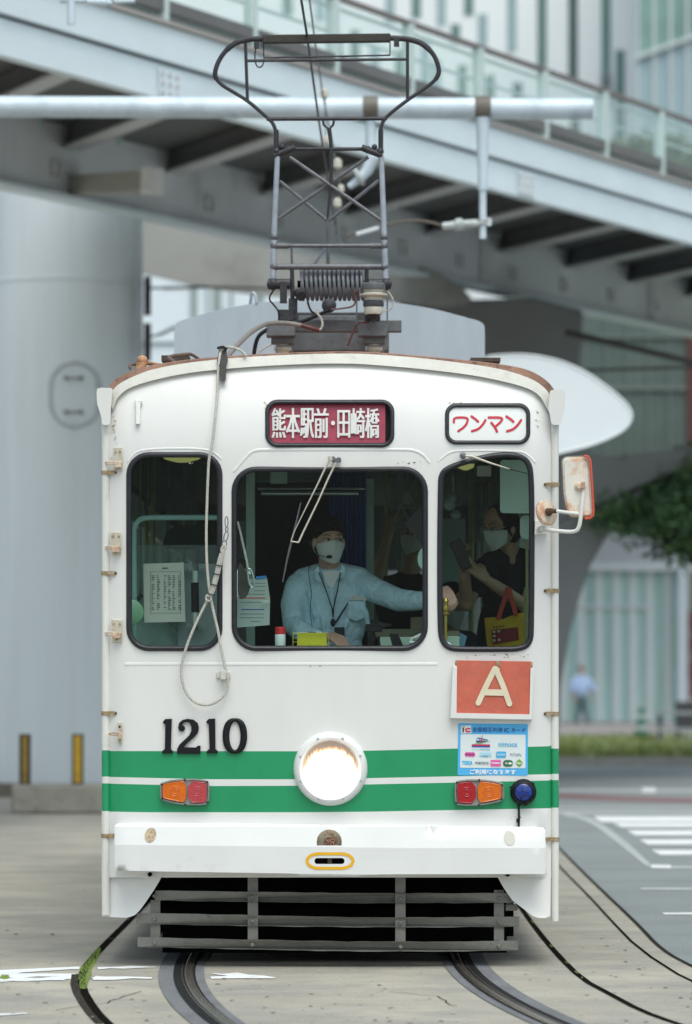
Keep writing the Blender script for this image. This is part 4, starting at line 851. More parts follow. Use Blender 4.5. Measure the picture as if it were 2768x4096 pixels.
# poles and panels further back, seen through all panes
yg = mat('pole_olive', (.30, .31, .14), .4, var=.2, scale=10); gg = mat('panel_grey_green', (.24, .28, .25), .6, var=.3, scale=5)
random.seed(3)
for i, (x, yy, w) in enumerate(((560, 24.0, 14), (585, 25.0, 20), (612, 24.6, 22), (672, 26.0, 18), (735, 27.0, 12), (1545, 26.0, 16), (1600, 27.5, 26), (1668, 25.5, 18), (1885, 26.4, 26), (1930, 27.0, 18), (1990, 26.0, 10), (1700, 28.0, 22), (780, 28.0, 10), (640, 28.5, 14))):
    z = MB(); z.tube([P(x, 1800, yy), P(x, 2620, yy)], w * .0006 * yy / 24, 10); z.build('standing_pole', yg if i % 3 else gg, tram)
for x0, x1, y0, y1, yy in ((530, 580, 1830, 2300, 27), (1560, 1610, 1860, 2050, 29), (1640, 1690, 1930, 2080, 29.5), (1900, 1930, 1890, 2140, 30), (1640, 1700, 1880, 1900, 26)):
    tp('advert_panel', rect(x0, y0, x1, y1), yy, .02, gg)
z = MB(); z.lathe(P(728, 1806, 23.6), (0, 0, -1), [(0, .13), (.02, .125), (.045, .09), (.06, .03)], 28); z.build('ceiling_light', mat('dim_lamp_yellow', (.55, .56, .20), .5, emit=((.75, .75, .25), .22)), tram)
z = MB(); z.lathe(P(1862, 1856, 23.6), (0, 0, -1), [(0, .05), (.02, .045), (.035, .01)], 20); z.build('ceiling_light', MC['dim_lamp_yellow'], tram)
tp('notice_box', rect(1908, 1862, 1965, 1906), 22.7, .06, mat('box_ivory', (.36, .40, .34), .5), .005)
# left side: rail, panel, grip, sheet, disc
z = MB(); z.tube([P(x, y, 22.45) for x, y in smooth([(538, 2620), (536, 2160), (538, 2100), (565, 2074), (600, 2070), (900, 2070)], False)], .0145, 14); z.build('guard_rail', mat('rail_green', (.20, .38, .34), .35, var=.05), tram)
tp('screen_panel', rect(540, 2180, 890, 2620), 22.62, .008, glassmat('misty_acrylic', (.75, .84, .80), refl=.02, haze=.14, hcol=(.5, .6, .58)))
tp('side_panel', rect(712, 2255, 900, 2640), 22.60, .01, mat('panel_teal_grey', (.24, .32, .31), .4, var=.08))
z = MB(); z.tube([P(780, 2262, 22.50), P(782, 2285, 22.46), P(780, 2500, 22.46), P(785, 2512, 22.50)], .017, 12); g_ = z.build('door_grip', MC['rod_steel'], tram)
z = MB(); z.tube([P(779, 2330, 22.46), P(781, 2449, 22.46)], .0205, 14); z.build('grip_sleeve', blackp, g_)
z = MB()
for y, x0 in ((2275, 742), (2505, 747)):
    z.plate(rect(x0, y - 11, x0 + 78, y + 11), FL(22.54), 0, .012)
    for k_ in (8, 28, 48, 68): z.ball(P(x0 + k_, y, 22.52), .006, 8, 5)
z.build('grip_bracket', MC['panel_teal_grey'], g_)
papm = mat('paper_green_white', (.52, .58, .50), .8, var=.03, scale=3); inkm = mat('print_grey', (.10, .13, .11), .8)
sheet_ = tp('timetable_sheet', [(573, 2255), (735, 2250), (742, 2487), (577, 2490)], 22.50, .002, papm)
z = MB(); fnp = FL(22.497)
for x0 in (606, 628, 655, 672, 690, 713):
    y = 2302
    while y < 2440:
        if random.random() < .9: z.plate(rect(x0, y, x0 + random.choice((5, 9, 12)), y + 2.6), fnp, 0, .0006)
        y += 7
z.plate(rect(648, 2270, 672, 2275), fnp, 0, .0006)
z.ring(rect(602, 2286, 722, 2452), 1.5, .0006, fnp, square=True); z.build('print', inkm, sheet_)
z = MB(); z.lathe(P(523, 2450, 22.32), (.1, -1, 0), [(-.01, .066), (0, .068), (.006, .060), (.008, .01)], 32); rd = z.build('inner_mirror', mat('mirror_back_green', (.17, .36, .22), .4, var=.04), tram)
z = MB(); z.bar(P(552, 2398, 22.33), P(566, 2378, 22.34), .012, .02); z.build('mirror_stem', blackp, rd)
tp('seat_back', smooth([(650, 2200), (655, 2150), (680, 2110), (740, 2100), (850, 2105), (860, 2200)]), 23.4, .12, mat('seat_dark', (.02, .035, .03), .8), .01)
# sun visor and lower green plate on the right, curved grab bar of a seat
tp('sun_visor', rnd([(2000, 1840), (2130, 1840), (2128, 2054), (2000, 2052)], 16), 22.45, .01, mat('visor_green', (.30, .46, .38), .4, var=.03, scale=3))
tp('visor_flap', rnd([(2080, 2060), (2135, 2060), (2135, 2158), (2080, 2156)], 24), 22.5, .01, MC['visor_green'])
z = MB(); z.tube([P(2108, 2160, 22.7), P(2108, 2650, 22.7)], .008, 8); z.bar(P(2102, 2350, 22.72), P(2102, 2620, 22.72), .016, .02); z.build('post', yg, tram)
z = MB(); z.tube([P(1812, 1900, 22.6), P(1814, 2062, 22.6)], .006, 8); z.ball(P(1808, 1990, 22.6), (.022, .03, .03)); z.lathe(P(1796, 2018, 22.58), (.2, -1, .1), [(0, .034), (.012, .032), (.02, .01)], 18); z.lathe(P(1822, 2060, 22.58), (.1, -1, .4), [(0, .028), (.012, .026), (.02, .01)], 18, 0); z.build('fan_unit', mat('fan_dark_green', (.05, .09, .08), .4, var=.5, scale=30), tram)
tp('far_window_blind', rect(1765, 2075, 1862, 2340), 27.0, .01, mat('pale_blind', (.42, .52, .52), .8, var=.06))
# controller handle in brass
z = MB(); z.lathe(P(1783, 2462, 22.42), (0, 0, 1), [(0, .012), (.006, .020), (.016, .021), (.020, .012), (.03, .016), (.045, .013), (.06, .012), (.075, .016), (.09, .01)], 18); z.tube([P(1783, 2462, 22.42), P(1783, 2560, 22.42)], .008, 8); z.build('brake_handle', mat('brass', (.55, .40, .10), .3, metal=.9), tram)
tp('mirror_round_pale', ell(1700, 2235, 30, 46, 28), 22.35, .01, mat('pale_green_disc', (.36, .56, .46), .35), .003)
tp('dark_board', [(1618, 2094), (1688, 2022), (1700, 2022), (1700, 2172), (1688, 2180)], 22.6, .01, mat('board_dark', (.015, .018, .02), .4))
# hanging straps
def strap(x, ytop, yb, Y, s_):
    z = MB(); z.bar(P(x, ytop, Y), P(x, yb, Y), .022, .006); o = z.build('hanging_strap', mat('strap_grey', (.25, .27, .22), .7), tram)
    z = MB(); z.tube([P(x + a * s_, yb + b * s_, Y) for a, b in ((0, 0), (28, 60), (24, 68), (-24, 68), (-28, 60))], .008, 8, closed=True); z.build('strap_ring', mat('ring_pale', (.36, .40, .34), .4), o)
strap(1605, 1940, 2018, 24.6, 1.3); strap(1630, 1880, 1960, 25.6, 1.0); strap(1820, 1880, 1960, 26.5, .9); strap(1960, 1930, 2010, 25.5, .9)

# ------------------------------------------------------------------ people
skin = mat('skin', (.50, .31, .23), .5, var=.05, scale=20); skin2 = mat('skin_tan', (.48, .30, .20), .5, var=.05, scale=20)
hairm = mat('black_hair', (.006, .005, .005), .75, var=.5, scale=60, bump=.8, bscale=90, spec=.15)
shirt = mat('sky_blue_shirt', (.55, .78, .86), .8, var=.08, scale=5, bump=5, bscale=9)
maskm = mat('white_mask', (.62, .66, .63), .8, var=.02, scale=8); eyew = mat('eye_white', (.55, .52, .50), .4); eyed = mat('iris_dark', (.01, .008, .008), .2)
def hand(c, dr, nr, th, s=1.0, curl=35, spread=3):            # prims: palm, four fingers, thumb; dr finger direction, nr back-of-hand normal, th side of thumb (+1/-1)
    c = Vector(c); dr = Vector(dr).normalized(); nr = (Vector(nr) - dr * Vector(nr).dot(dr)).normalized(); sd_ = dr.cross(nr) * th; out = []
    a = c - dr * .045 * s; b = c + dr * .03 * s
    for k_ in (-.026, -.009, .009, .026): out.append(('c', [a + sd_ * k_ * .8 * s, c + sd_ * k_ * s + nr * .003, b + sd_ * k_ * s], [.014 * s, .0145 * s, .012 * s]))
    for k_, ln in ((.030, .066), (.010, .076), (-.010, .070), (-.029, .054)):
        p = b + sd_ * k_ * s; pts = [p]; ang = R(curl * .6); v = dr
        for j, fr in enumerate((.45, .32, .23)):
            v = (dr * math.cos(ang) - nr * math.sin(ang)); v = (v + sd_ * k_ * spread * .4).normalized(); p = p + v * ln * fr * s * 1.25; pts.append(p); ang += R(curl)
        out.append(('c', pts, [.0095 * s, .0088 * s, .0082 * s, .0072 * s]))
    p = c - dr * .02 * s + sd_ * .028 * s; q1 = p + (sd_ * .7 + dr * .5 - nr * .25).normalized() * .036 * s; q2 = q1 + (dr * .9 + sd_ * .1 - nr * .35).normalized() * .030 * s
    out.append(('c', [p, q1, q2], [.013 * s, .0108 * s, .0088 * s]))
    return out
def head(c, yaw, pitch, s=1.0, tilt=0):
    M = Matrix.Rotation(R(yaw), 3, 'Z') @ Matrix.Rotation(R(pitch), 3, 'X') @ Matrix.Rotation(R(tilt), 3, 'Y'); c = Vector(c)
    T = lambda x, y, z: c + M @ (Vector((x, y, z)) * s)
    pr = [('b', T(0, .012, .03), (.076 * s, .094 * s, .092 * s), M), ('b', T(0, -.015, -.035), (.062 * s, .068 * s, .075 * s), M), ('b', T(0, -.03, -.078), (.040 * s, .042 * s, .030 * s), M),
          ('c', [T(0, -.082, .012), T(0, -.096, -.018)], [.010 * s, .014 * s]), ('b', T(.034, -.044, -.012), (.026 * s, .028 * s, .022 * s), M), ('b', T(-.034, -.044, -.012), (.026 * s, .028 * s, .022 * s), M),
          ('b', T(0, -.070, .035), (.058 * s, .020 * s, .016 * s), M), ('b', T(0, -.070, -.055), (.024 * s, .014 * s, .012 * s), M)]
    for q in (-1, 1): pr.append(('b', T(q * .079, .012, -.012), (.010 * s, .020 * s, .032 * s), M))
    return M, T, pr
def face_bits(T, M, parent, s=1.0, look=(0, 0), mask=True):
    z = MB(); 
    for q in (-1, 1): z.ball(T(q * .031, -.078, .010), (.0145 * s, .008 * s, .0075 * s), 14, 8, rot=M)
    e = z.build('eyes', eyew, parent)
    z = MB()
    for q in (-1, 1): z.ball(T(q * .031 + look[0], -.0845, .010 + look[1]), (.0065 * s, .003 * s, .0068 * s), 12, 8, rot=M); z.tube([T(q * .031 - .015, -.083, .017), T(q * .031, -.088, .0195), T(q * .031 + .015, -.083, .017)], .0016, 6)
    z.build('iris', eyed, e)
    z = MB()
    for q in (-1, 1): z.tube([T(q * .013, -.089, .034), T(q * .034, -.091, .040), T(q * .054, -.080, .033)], [.003, .0038, .002], 6, flat=.6)
    z.build('eyebrows', hairm, parent)
    if mask:
        z = MB(); vs = []; fs = []; nu, nv = 18, 12
        for j in range(nv + 1):
            v = j / nv
            for i in range(nu + 1):
                u = i / nu * 2 - 1; zz = .004 - .106 * v - (1 - abs(u)) * 0 ; top = .004 + .010 * (1 - abs(u)) ** 1.5 - .012 * abs(u); zz = top + (-.108 - top + .030 * abs(u) ** 2) * v
                w = (.076 - .022 * v ** 2); dep = .102 - .004 * v + .020 * math.exp(-(u / .16) ** 2) * math.sin(math.pi * min(1, .25 + v * .9)) - .022 * max(0, v - .7)
                vs.append(T(w * math.sin(R(78) * u), .018 - (dep + .018) * math.cos(R(78) * u) ** .75 * 1.0, zz))
        for j in range(nv):
            for i in range(nu): a = j * (nu + 1) + i; fs.append((a, a + 1, a + nu + 2, a + nu + 1))
        z.add(vs, fs)
        for q in (-1, 1): z.tube([T(q * .069, -.0, -.004), T(q * .076, .01, .012), T(q * .080, .02, .0)], .0016, 6); z.tube([T(q * .06, -.0, -.07), T(q * .074, .01, -.045), T(q * .080, .02, -.03)], .0016, 6)
        z.build('mask', maskm, parent, solid=.001)

# --- the driver
drv = empty('person', (-.09, 23.0, .78), 'driver in a sky blue shirt and white mask at the controls, one arm stretched aside', 'person')
YD = 22.92; D = lambda x, y, dy=0.0: P(x, y, YD + dy)
M, T, hp = head(D(1316, 2168, .02), 14, 3, 1.04)
pr = list(hp) + [('c', [D(1316, 2235, .06), D(1320, 2285, .08), D(1322, 2330, .10)], [.058, .056, .07]), ('b', D(1320, 2420, .12), (.17, .10, .2)), ('b', D(1320, 2620, .12), (.16, .11, .22)),
    ('c', [D(1180, 2345, .10), D(1172, 2490, .0), D(1250, 2548, -.16), D(1300, 2552, -.22)], [.05, .042, .036, .029]),
    ('c', [D(1468, 2330, .10), D(1590, 2398, -.10), D(1715, 2400, -.32), D(1760, 2385, -.38)], [.05, .042, .035, .028])]
pr += hand(D(1340, 2554, -.26), (.55, -.55, -.35), (0, -.45, .9), -1, .98, 26)
pr += hand(D(1788, 2376, -.43), (.35, -.5, -.55), (.1, -.7, .6), 1, .95, 40)
pr += [('c', [D(1270, 2700, .15), D(1262, 2760, -.1)], [.10, .08]), ('c', [D(1370, 2700, .15), D(1378, 2760, -.1)], [.10, .08])]
body = blob('body', pr, .0055, skin, drv, 4)
face_bits(T, M, drv, 1.04, (.006, .002))
blob('hair', [('b', T(0, .022, .050), (.088, .104, .092), M), ('b', T(0, .045, .0), (.084, .065, .08), M), ('b', T(.02, -.035, .092), (.050, .050, .024), M), ('b', T(-.04, -.02, .085), (.035, .045, .022), M)], .006, hairm, drv, 1)
sp = [('b', D(1320, 2400, .12), (.20, .125, .17)), ('b', D(1320, 2500, .12), (.192, .128, .20)), ('b', D(1320, 2640, .12), (.19, .135, .22)),
      ('c', [D(1215, 2322, .12), D(1320, 2300, .12), D(1435, 2318, .12)], [.070, .082, .070]), ('c', [D(1320, 2290, .09), D(1320, 2330, .09)], [.075, .10]),
      ('c', [D(1196, 2345, .10), D(1172, 2420, .06), D(1176, 2500, .0), D(1225, 2542, -.12), D(1272, 2552, -.20)], [.076, .069, .062, .054, .043]),
      ('c', [D(1450, 2340, .10), D(1530, 2374, .0), D(1594, 2400, -.10), D(1660, 2404, -.22), D(1715, 2400, -.32)], [.076, .066, .062, .054, .045])]
# creases on the sleeves and chest
random.seed(11)
for x, t, ln in ((1515, 0, 1), (1562, 1.6, .8), (1588, 2.4, 1), (1640, 4, .7), (1668, 5.2, .9)):
    sp.append(('c', [D(x - 8, 2345 + 6 * t, -.03 - .035 * t), D(x + 14, 2392 + 3 * t, -.072 - .035 * t), D(x + 26 * ln, 2425, -.045 - .035 * t)], [.008, .011, .005]))
for y, t in ((2402, 0), (2470, 2.2), (2498, 3)):
    sp.append(('c', [D(1140, y, .05 - .03 * t), D(1178, y + 14, .0 - .03 * t), D(1215, y + 30, .03 - .03 * t)], [.006, .010, .005]))
for a, b, r_ in (((1270, 2400), (1300, 2560), .010), ((1400, 2420), (1360, 2560), .011), ((1440, 2390), (1475, 2520), .012), ((1230, 2360), (1262, 2480), .010)): sp.append(('c', [D(*a, .012), D((a[0] + b[0]) / 2 + 6, (a[1] + b[1]) / 2, -.003), D(*b, .0)], [r_, r_ * 1.5, r_]))
sh_ = blob('shirt', sp, .007, shirt, drv, 3)
z = MB(); DF = lambda x, y, off=0.0: D(x, y, -off)
z.plate([(1272, 2262), (1285, 2300), (1292, 2340), (1262, 2318), (1258, 2280)], DF, .015, .012); z.plate([(1366, 2255), (1356, 2300), (1350, 2330), (1352, 2312), (1378, 2310), (1382, 2270)], DF, .015, .012)
z.build('collar', shirt, drv, bevel=.004)
z = MB(); z.plate([(1288, 2285), (1362, 2282), (1356, 2302), (1335, 2345), (1322, 2352), (1300, 2325)], DF, .012, .01); z.build('undershirt', mat('undershirt_grey', (.75, .80, .78), .8), drv)
z = MB(); z.plate([(1318, 2350), (1336, 2346), (1340, 2580), (1320, 2580)], DF, .014, .01)
z.plate([(1392, 2400), (1462, 2400), (1458, 2470), (1428, 2486), (1388, 2470)], DF, .012, .01); z.build('shirt_placket', shirt, sh_, bevel=.004)
z = MB(); z.plate([(1396, 2400), (1412, 2380), (1450, 2386), (1462, 2400)], DF, .026, .006); z.lathe(D(1459, 2397, -.03), d, [(0, .010), (.004, .009)], 12); z.build('pocket_papers', mat('pocket_white', (.62, .64, .58), .7), sh_)
z = MB(); z.tube([D(x, y, -.028) for x, y in ((1276, 2290), (1300, 2350), (1328, 2432), (1332, 2470))], .0035, 6); z.tube([D(x, y, -.030) for x, y in ((1362, 2290), (1350, 2360), (1334, 2432), (1332, 2470))], .0035, 6); z.tube([D(x, y, -.032) for x, y in ((1392, 2410), (1378, 2435), (1350, 2480), (1335, 2500))], [.003, .006, .006, .003], 6)
z.ball(D(1332, 2490, -.04), (.014, .01, .022)); z.box(D(1358, 2535, -.06), (.055, .01, .07)); z.build('lanyard', mat('lanyard_black', (.012, .014, .02), .6), drv)
z = MB(); z.tube([D(x, y, dy) for x, y, dy in ((1246, 2175, .02), (1252, 2205, -.02), (1275, 2222, -.075), (1300, 2226, -.10))], .0022, 6); z.ball(D(1317, 2227, -.115), (.017, .010, .010)); z.ball(D(1240, 2170, .03), (.014, .018, .022))
z.tube([D(x, y, dy) for x, y, dy in ((1240, 2250, .03), (1234, 2290, -.01), (1246, 2370, -.06), (1240, 2440, -.06), (1250, 2520, -.1))], .0018, 6); z.build('headset', blackp, drv)

# --- standing passenger with phone
pas = empty('person', (.86, 23.8, .78), 'standing passenger in a black top and white mask tapping a phone behind the narrow window', 'person')
YQ = 23.62; Q = lambda x, y, dy=0.0: P(x, y, YQ + dy)
M, T, hp = head(Q(2000, 2110, .0), -48, 14, 1.05)
pr = list(hp) + [('c', [Q(2030, 2170, .06), Q(2045, 2235, .08)], [.052, .062]), ('b', Q(2045, 2450, .12), (.15, .10, .3)),
    ('c', [Q(1930, 2280, .02), Q(1868, 2415, -.08), Q(1858, 2310, -.2), Q(1855, 2280, -.22)], [.046, .042, .034, .028]),
    ('c', [Q(2140, 2290, .05), Q(2105, 2425, -.08), Q(1985, 2345, -.2), Q(1950, 2322, -.24)], [.05, .044, .034, .028])]
pr += hand(Q(1845, 2238, -.25), (-.12, -.25, .95), (-.8, -.5, 0), -1, .95, 42)
pr += hand(Q(1918, 2292, -.27), (-.75, -.1, .6), (.3, -.8, .3), 1, .95, 34)
pr += [('c', [Q(1900, 2275, -.29), Q(1886, 2250, -.295), Q(1876, 2228, -.30)], [.009, .0085, .0075]), ('b', Q(2040, 2850, .12), (.14, .11, .35))]
blob('body', pr, .006, skin2, pas, 4)
face_bits(T, M, pas, 1.05, (0, -.003))
blob('hair', [('b', T(0, .025, .040), (.090, .100, .092), M), ('b', T(0, .06, -.01), (.084, .070, .10), M), ('b', T(.06, .01, .01), (.03, .05, .05), M), ('b', T(-.06, .01, .02), (.03, .05, .05), M)], .007, hairm, pas, 2)
blob('black_top', [('b', Q(2045, 2380, .10), (.165, .12, .20)), ('b', Q(2035, 2560, .12), (.18, .13, .32)), ('c', [Q(1960, 2250, .06), Q(2040, 2228, .09), Q(2130, 2255, .10)], [.062, .07, .07]),
     ('c', [Q(1945, 2270, .03), Q(1905, 2350, -.03)], [.068, .060]), ('c', [Q(2135, 2280, .06), Q(2125, 2360, .0)], [.070, .062]), ('b', Q(2030, 2860, .12), (.19, .14, .4))], .009, mat('black_cloth', (.014, .016, .022), .9, var=.3, scale=6, bump=.4, bscale=10), pas, 3)
z = MB()
for q in (-1, 1): z.tube([T(q * .032 + .019 * math.cos(R(a)), -.096, .008 + .014 * math.sin(R(a))) for a in range(0, 360, 30)], .0018, 6, closed=True); z.tube([T(q * .052, -.094, .012), T(q * .083, .01, .006)], .0022, 6)
z.tube([T(-.012, -.097, .01), T(.012, -.097, .01)], .0015, 6); z.build('glasses', mat('clear_frame', (.42, .50, .50), .3), pas)
z = MB(); pdir = (Q(1818, 2165, -.31) - Q(1870, 2272, -.29)); z.bar(Q(1872, 2274, -.29), Q(1818, 2163, -.31), .010, .070, up=(.9, .0, .42)); ph = z.build('phone', mat('phone_black', (.01, .01, .014), .3), None, bevel=.004)
tag(ph, 'dark phone held up in the hand of the passenger in black', 'phone')
# tote bag
tote = empty('tote_bag', tuple(Q(2020, 2590, -.3)), 'yellow cloth tote bag with coral handles and a dark red printed panel', 'bag')
TB = lambda x, y, off=0.0: Q(x, y, -.24 - off + .010 * math.sin(x * .05))
z = MB(); tb = [(1937, 2472), (1975, 2468), (1998, 2474), (2010, 2478), (2030, 2468), (2064, 2456), (2096, 2450), (2100, 2640), (1958, 2640), (1945, 2560)]
z.sheet(tb, TB, step=22); bgm = MB(); bgm.plate(tb, TB, 0, .05); bgm.build('bag_cloth', mat('yellow_cloth', (.58, .36, .02), .85, var=.1, scale=10, bump=.4, bscale=12), tote, bevel=.008)
z = MB(); z.plate([(1966, 2520), (2072, 2508), (2076, 2560), (1972, 2578)], TB, .005, .003); pn = z.build('printed_panel', mat('print_maroon', (.20, .02, .02), .8, var=.2, scale=40), tote)
z = MB(); random.seed(5)
for i in range(5):
    for j in range(3):
        if random.random() < .85: x = 1975 + i * 20 + random.uniform(-2, 2); y = 2527 - i * 2 + j * 17; z.plate(ell(x, y, 6.5, 5.5, 8), TB, .0075, .001)
z.plate(rect(2040, 2530, 2060, 2552), TB, .008, .001); z.build('print', mat('print_beige', (.50, .42, .34), .8), pn)
z = MB()
for x0 in range(1972, 2050, 13): z.plate(rect(x0, 2505 - (x0 - 1972) * .08, x0 + 8, 2511 - (x0 - 1972) * .08), TB, .005, .001)
z.build('print', mat('print_brown', (.10, .05, .01), .8), tote)
z = MB(); z.bar(Q(1992, 2478, -.25), Q(2034, 2350, -.21), .024, .006, up=(0, -1, 0)); z.bar(Q(2034, 2350, -.215), Q(2064, 2462, -.25), .024, .006, up=(0, -1, 0)); z.build('bag_handle', mat('coral_strap', (.50, .055, .04), .8, var=.08), tote)

# --- seated masked passenger behind the driver's hand
se = empty('person', (.60, 24.4, .78), 'dark haired seated passenger with lowered head, behind the driver\'s outstretched hand', 'person')
YS = 24.3; q3 = lambda x, y, dy=0.0: P(x, y, YS + dy)
M, T, hp = head(q3(1812, 2425), 38, 22, 1.0)
blob('body', list(hp) + [('c', [q3(1800, 2490, .05), q3(1790, 2550, .08)], [.05, .06]), ('b', q3(1780, 2650, .1), (.18, .11, .18))], .008, skin, se, 3)
face_bits(T, M, se)
blob('hair', [('b', T(0, .03, .045), (.088, .095, .090), M), ('b', T(0, .05, -.01), (.082, .06, .09), M)], .008, hairm, se, 2)
blob('dark_jacket', [('b', q3(1780, 2640, .1), (.21, .14, .19)), ('c', [q3(1700, 2560, .1), q3(1870, 2570, .1)], [.07, .07])], .01, MC['black_cloth'], se, 3)
# --- passenger holding a strap
st_ = empty('person', (.38, 24.8, .78), 'passenger in dark clothes reaching up to a hanging strap, behind the driver\'s stretched arm', 'person')
YT = 24.75; q4 = lambda x, y, dy=0.0: P(x, y, YT + dy)
M, T, hp = head(q4(1672, 2140, .15), -60, 5, 1.0)
pr = list(hp) + [('c', [q4(1666, 2205, .18), q4(1640, 2290, .2)], [.05, .06]), ('b', q4(1620, 2500, .2), (.15, .1, .28)),
     ('c', [q4(1540, 2370, .12), q4(1500, 2330, -.02), q4(1530, 2220, -.08), q4(1555, 2130, -.1)], [.048, .043, .036, .028]), ('c', [q4(1700, 2370, .15), q4(1720, 2500, .1), q4(1660, 2560, -.05)], [.05, .04, .03])]
pr += hand(q4(1568, 2085, -.11), (.35, -.1, .9), (-.6, -.7, 0), -1, 1.0, 55)
blob('body', pr, .007, skin, st_, 3)
face_bits(T, M, st_)
blob('hair', [('b', T(0, .03, .045), (.088, .095, .090), M), ('b', T(0, .05, -.02), (.082, .06, .10), M)], .008, hairm, st_, 2)
blob('dark_top', [('b', q4(1630, 2420, .2), (.19, .13, .2)), ('b', q4(1620, 2620, .2), (.19, .13, .26)), ('c', [q4(1550, 2350, .15), q4(1625, 2330, .2), q4(1700, 2350, .18)], [.068, .07, .068]), ('c', [q4(1545, 2365, .12), q4(1515, 2330, .02)], [.066, .055])], .01, mat('dark_plum_cloth', (.022, .018, .022), .9, var=.3, scale=6), st_, 3)
# --- passenger in a white shirt, low on the left
lf_ = empty('person', (-1.0, 24.0, .78), 'passenger in a white shirt seated low behind the paper timetable', 'person')
YU = 23.9; q5 = lambda x, y, dy=0.0: P(x, y, YU + dy)
M, T, hp = head(q5(660, 2400, .1), 60, 20, 1.0)
blob('body', list(hp) + [('c', [q5(640, 2455, .1), q5(630, 2510, .1)], [.05, .06]), ('b', q5(600, 2640, .1), (.14, .10, .2))], .009, skin, lf_, 3)
face_bits(T, M, lf_)
blob('hair', [('b', T(0, .03, .045), (.088, .095, .090), M), ('b', T(0, .05, -.01), (.082, .06, .09), M)], .009, hairm, lf_, 2)
blob('white_shirt', [('b', q5(600, 2600, -.3), (.19, .13, .17)), ('c', [q5(560, 2530, -.3), q5(640, 2530, -.3)], [.07, .07]), ('c', [q5(655, 2550, -.35), q5(680, 2600, -.4)], [.06, .055])], .01, mat('white_cloth', (.85, .90, .90), .9, var=.04, scale=5, bump=.5, bscale=10), lf_, 3)

# ------------------------------------------------------------------ small things on the dashboard and at the windscreen
def onthing(nm, label, cat, x, y, Y): return empty(nm, tuple(P(x, y, Y)), label, cat)
c = onthing('spray_can', 'small white spray can with a red cap standing inside the windscreen', 'spray can', 1121, 2594, 22.27)
z = MB(); z.lathe(P(1121, 2594, 22.27), (0, 0, 1), [(0, .026), (.004, .0275), (.072, .0275), (.076, .025)], 24); z.build('can', mat('can_white', (.60, .70, .68), .4, var=.08, scale=60), c)
z = MB(); z.lathe(P(1121, 2594, 22.27), (0, 0, 1), [(.074, .0275), (.108, .027), (.112, .024)], 24); z.build('cap', mat('cap_red', (.55, .02, .02), .4), c)
c = onthing('yellow_case', 'yellow box with a wire frame standing at the bottom of the windscreen', 'box', 1240, 2594, 22.25)
z = MB(); z.plate(rnd([(1190, 2533), (1306, 2533), (1308, 2596), (1188, 2596)], 7), FL(22.22), 0, .08); z.plate(rect(1205, 2560, 1218, 2594), FL(22.22), .004, .006)
for x in (1238, 1266): z.ring(ell(x, 2580, 4.5, 4.5, 12), 2, .002, FL(22.22), 0)
z.build('case', mat('case_yellow', (.50, .50, .02), .4, var=.08, scale=20), c, bevel=.006)
z = MB()
for y in (2535, 2552, 2568, 2584): z.tube([P(1172, y, 22.23), P(1192, y, 22.23)], .0018, 6)
z.tube([P(1172, 2532, 22.23), P(1172, 2596, 22.23)], .0018, 6); z.tube([P(1172, 2532, 22.21), P(1312, 2532, 22.21)], .0018, 6); z.tube([P(1312, 2532, 22.21), P(1314, 2596, 22.21)], .0018, 6); z.build('wire_frame', mat('wire_yellow', (.45, .45, .08), .4), c)
z = MB(); z.box(P(1248, 2530, 22.24), (.045, .02, .006)); z.build('clip', blackp, c)
c = onthing('dash_camera', 'small black camera on a stalk at the lower windscreen in front of the driver\'s chest', 'camera', 1500, 2594, 22.3)
z = MB(); z.plate(rnd([(1462, 2496), (1528, 2496), (1530, 2528), (1462, 2528)], 6), FL(22.3), 0, .03); z.ring(rnd(rect(1470, 2502, 1522, 2523), 5), 4, .004, FL(22.3), 0); z.tube([P(1494, 2528, 22.29), P(1498, 2545, 22.3), P(1515, 2556, 22.3), P(1520, 2594, 22.3)], .006, 8); z.build('camera_body', blackp, c, bevel=.003)
z = MB(); z.plate([(1556, 2534), (1592, 2534), (1616, 2590), (1572, 2592)], FL(22.3), 0, .02); o = z.build('handset', blackp, None, bevel=.004); tag(o, 'black tilted handset lying right of the dashboard camera', 'handset')
o = blob('white_glove', [('b', P(1672, 2556, 22.28), (.03, .02, .018)), ('c', [P(1645, 2556, 22.26), P(1665, 2548, 22.26), P(1690, 2536, 22.27)], [.008, .009, .009]), ('c', [P(1640, 2570, 22.25), P(1660, 2572, 22.25), P(1690, 2570, 22.26)], [.008, .010, .012]), ('b', P(1700, 2580, 22.28), (.04, .02, .02)), ('b', P(1790, 2590, 22.28), (.025, .02, .03))], .004, mat('glove_white', (.62, .66, .64), .9, bump=.4, bscale=40), None, 3)
tag(o, 'crumpled white glove lying in the lower corner of the windscreen', 'glove')
for v_, x_, c_ in (('white', 1410, (.7, .7, .66)), ('red', 1432, (.5, .02, .03))):
    z = MB(); z.lathe(P(x_, 2597, 22.32), (0, 0, 1), [(0, .010), (.012, .010), (.016, .007)], 12); z.build('push_button', mat('button_' + v_, c_, .4), dash)
c = onthing('document_pouch', 'hanging clear pouch of printed papers with a blue clip, left of the driver', 'papers', 1015, 2505, 22.4)
DPf = FL(22.36)
z = MB(); z.plate([(950, 2318), (1068, 2312), (1080, 2395), (1078, 2500), (1010, 2506), (948, 2510)], DPf, 0, .006); z.build('papers', mat('paper_cool', (.36, .46, .42), .7, var=.05, scale=6), c)
z = MB()
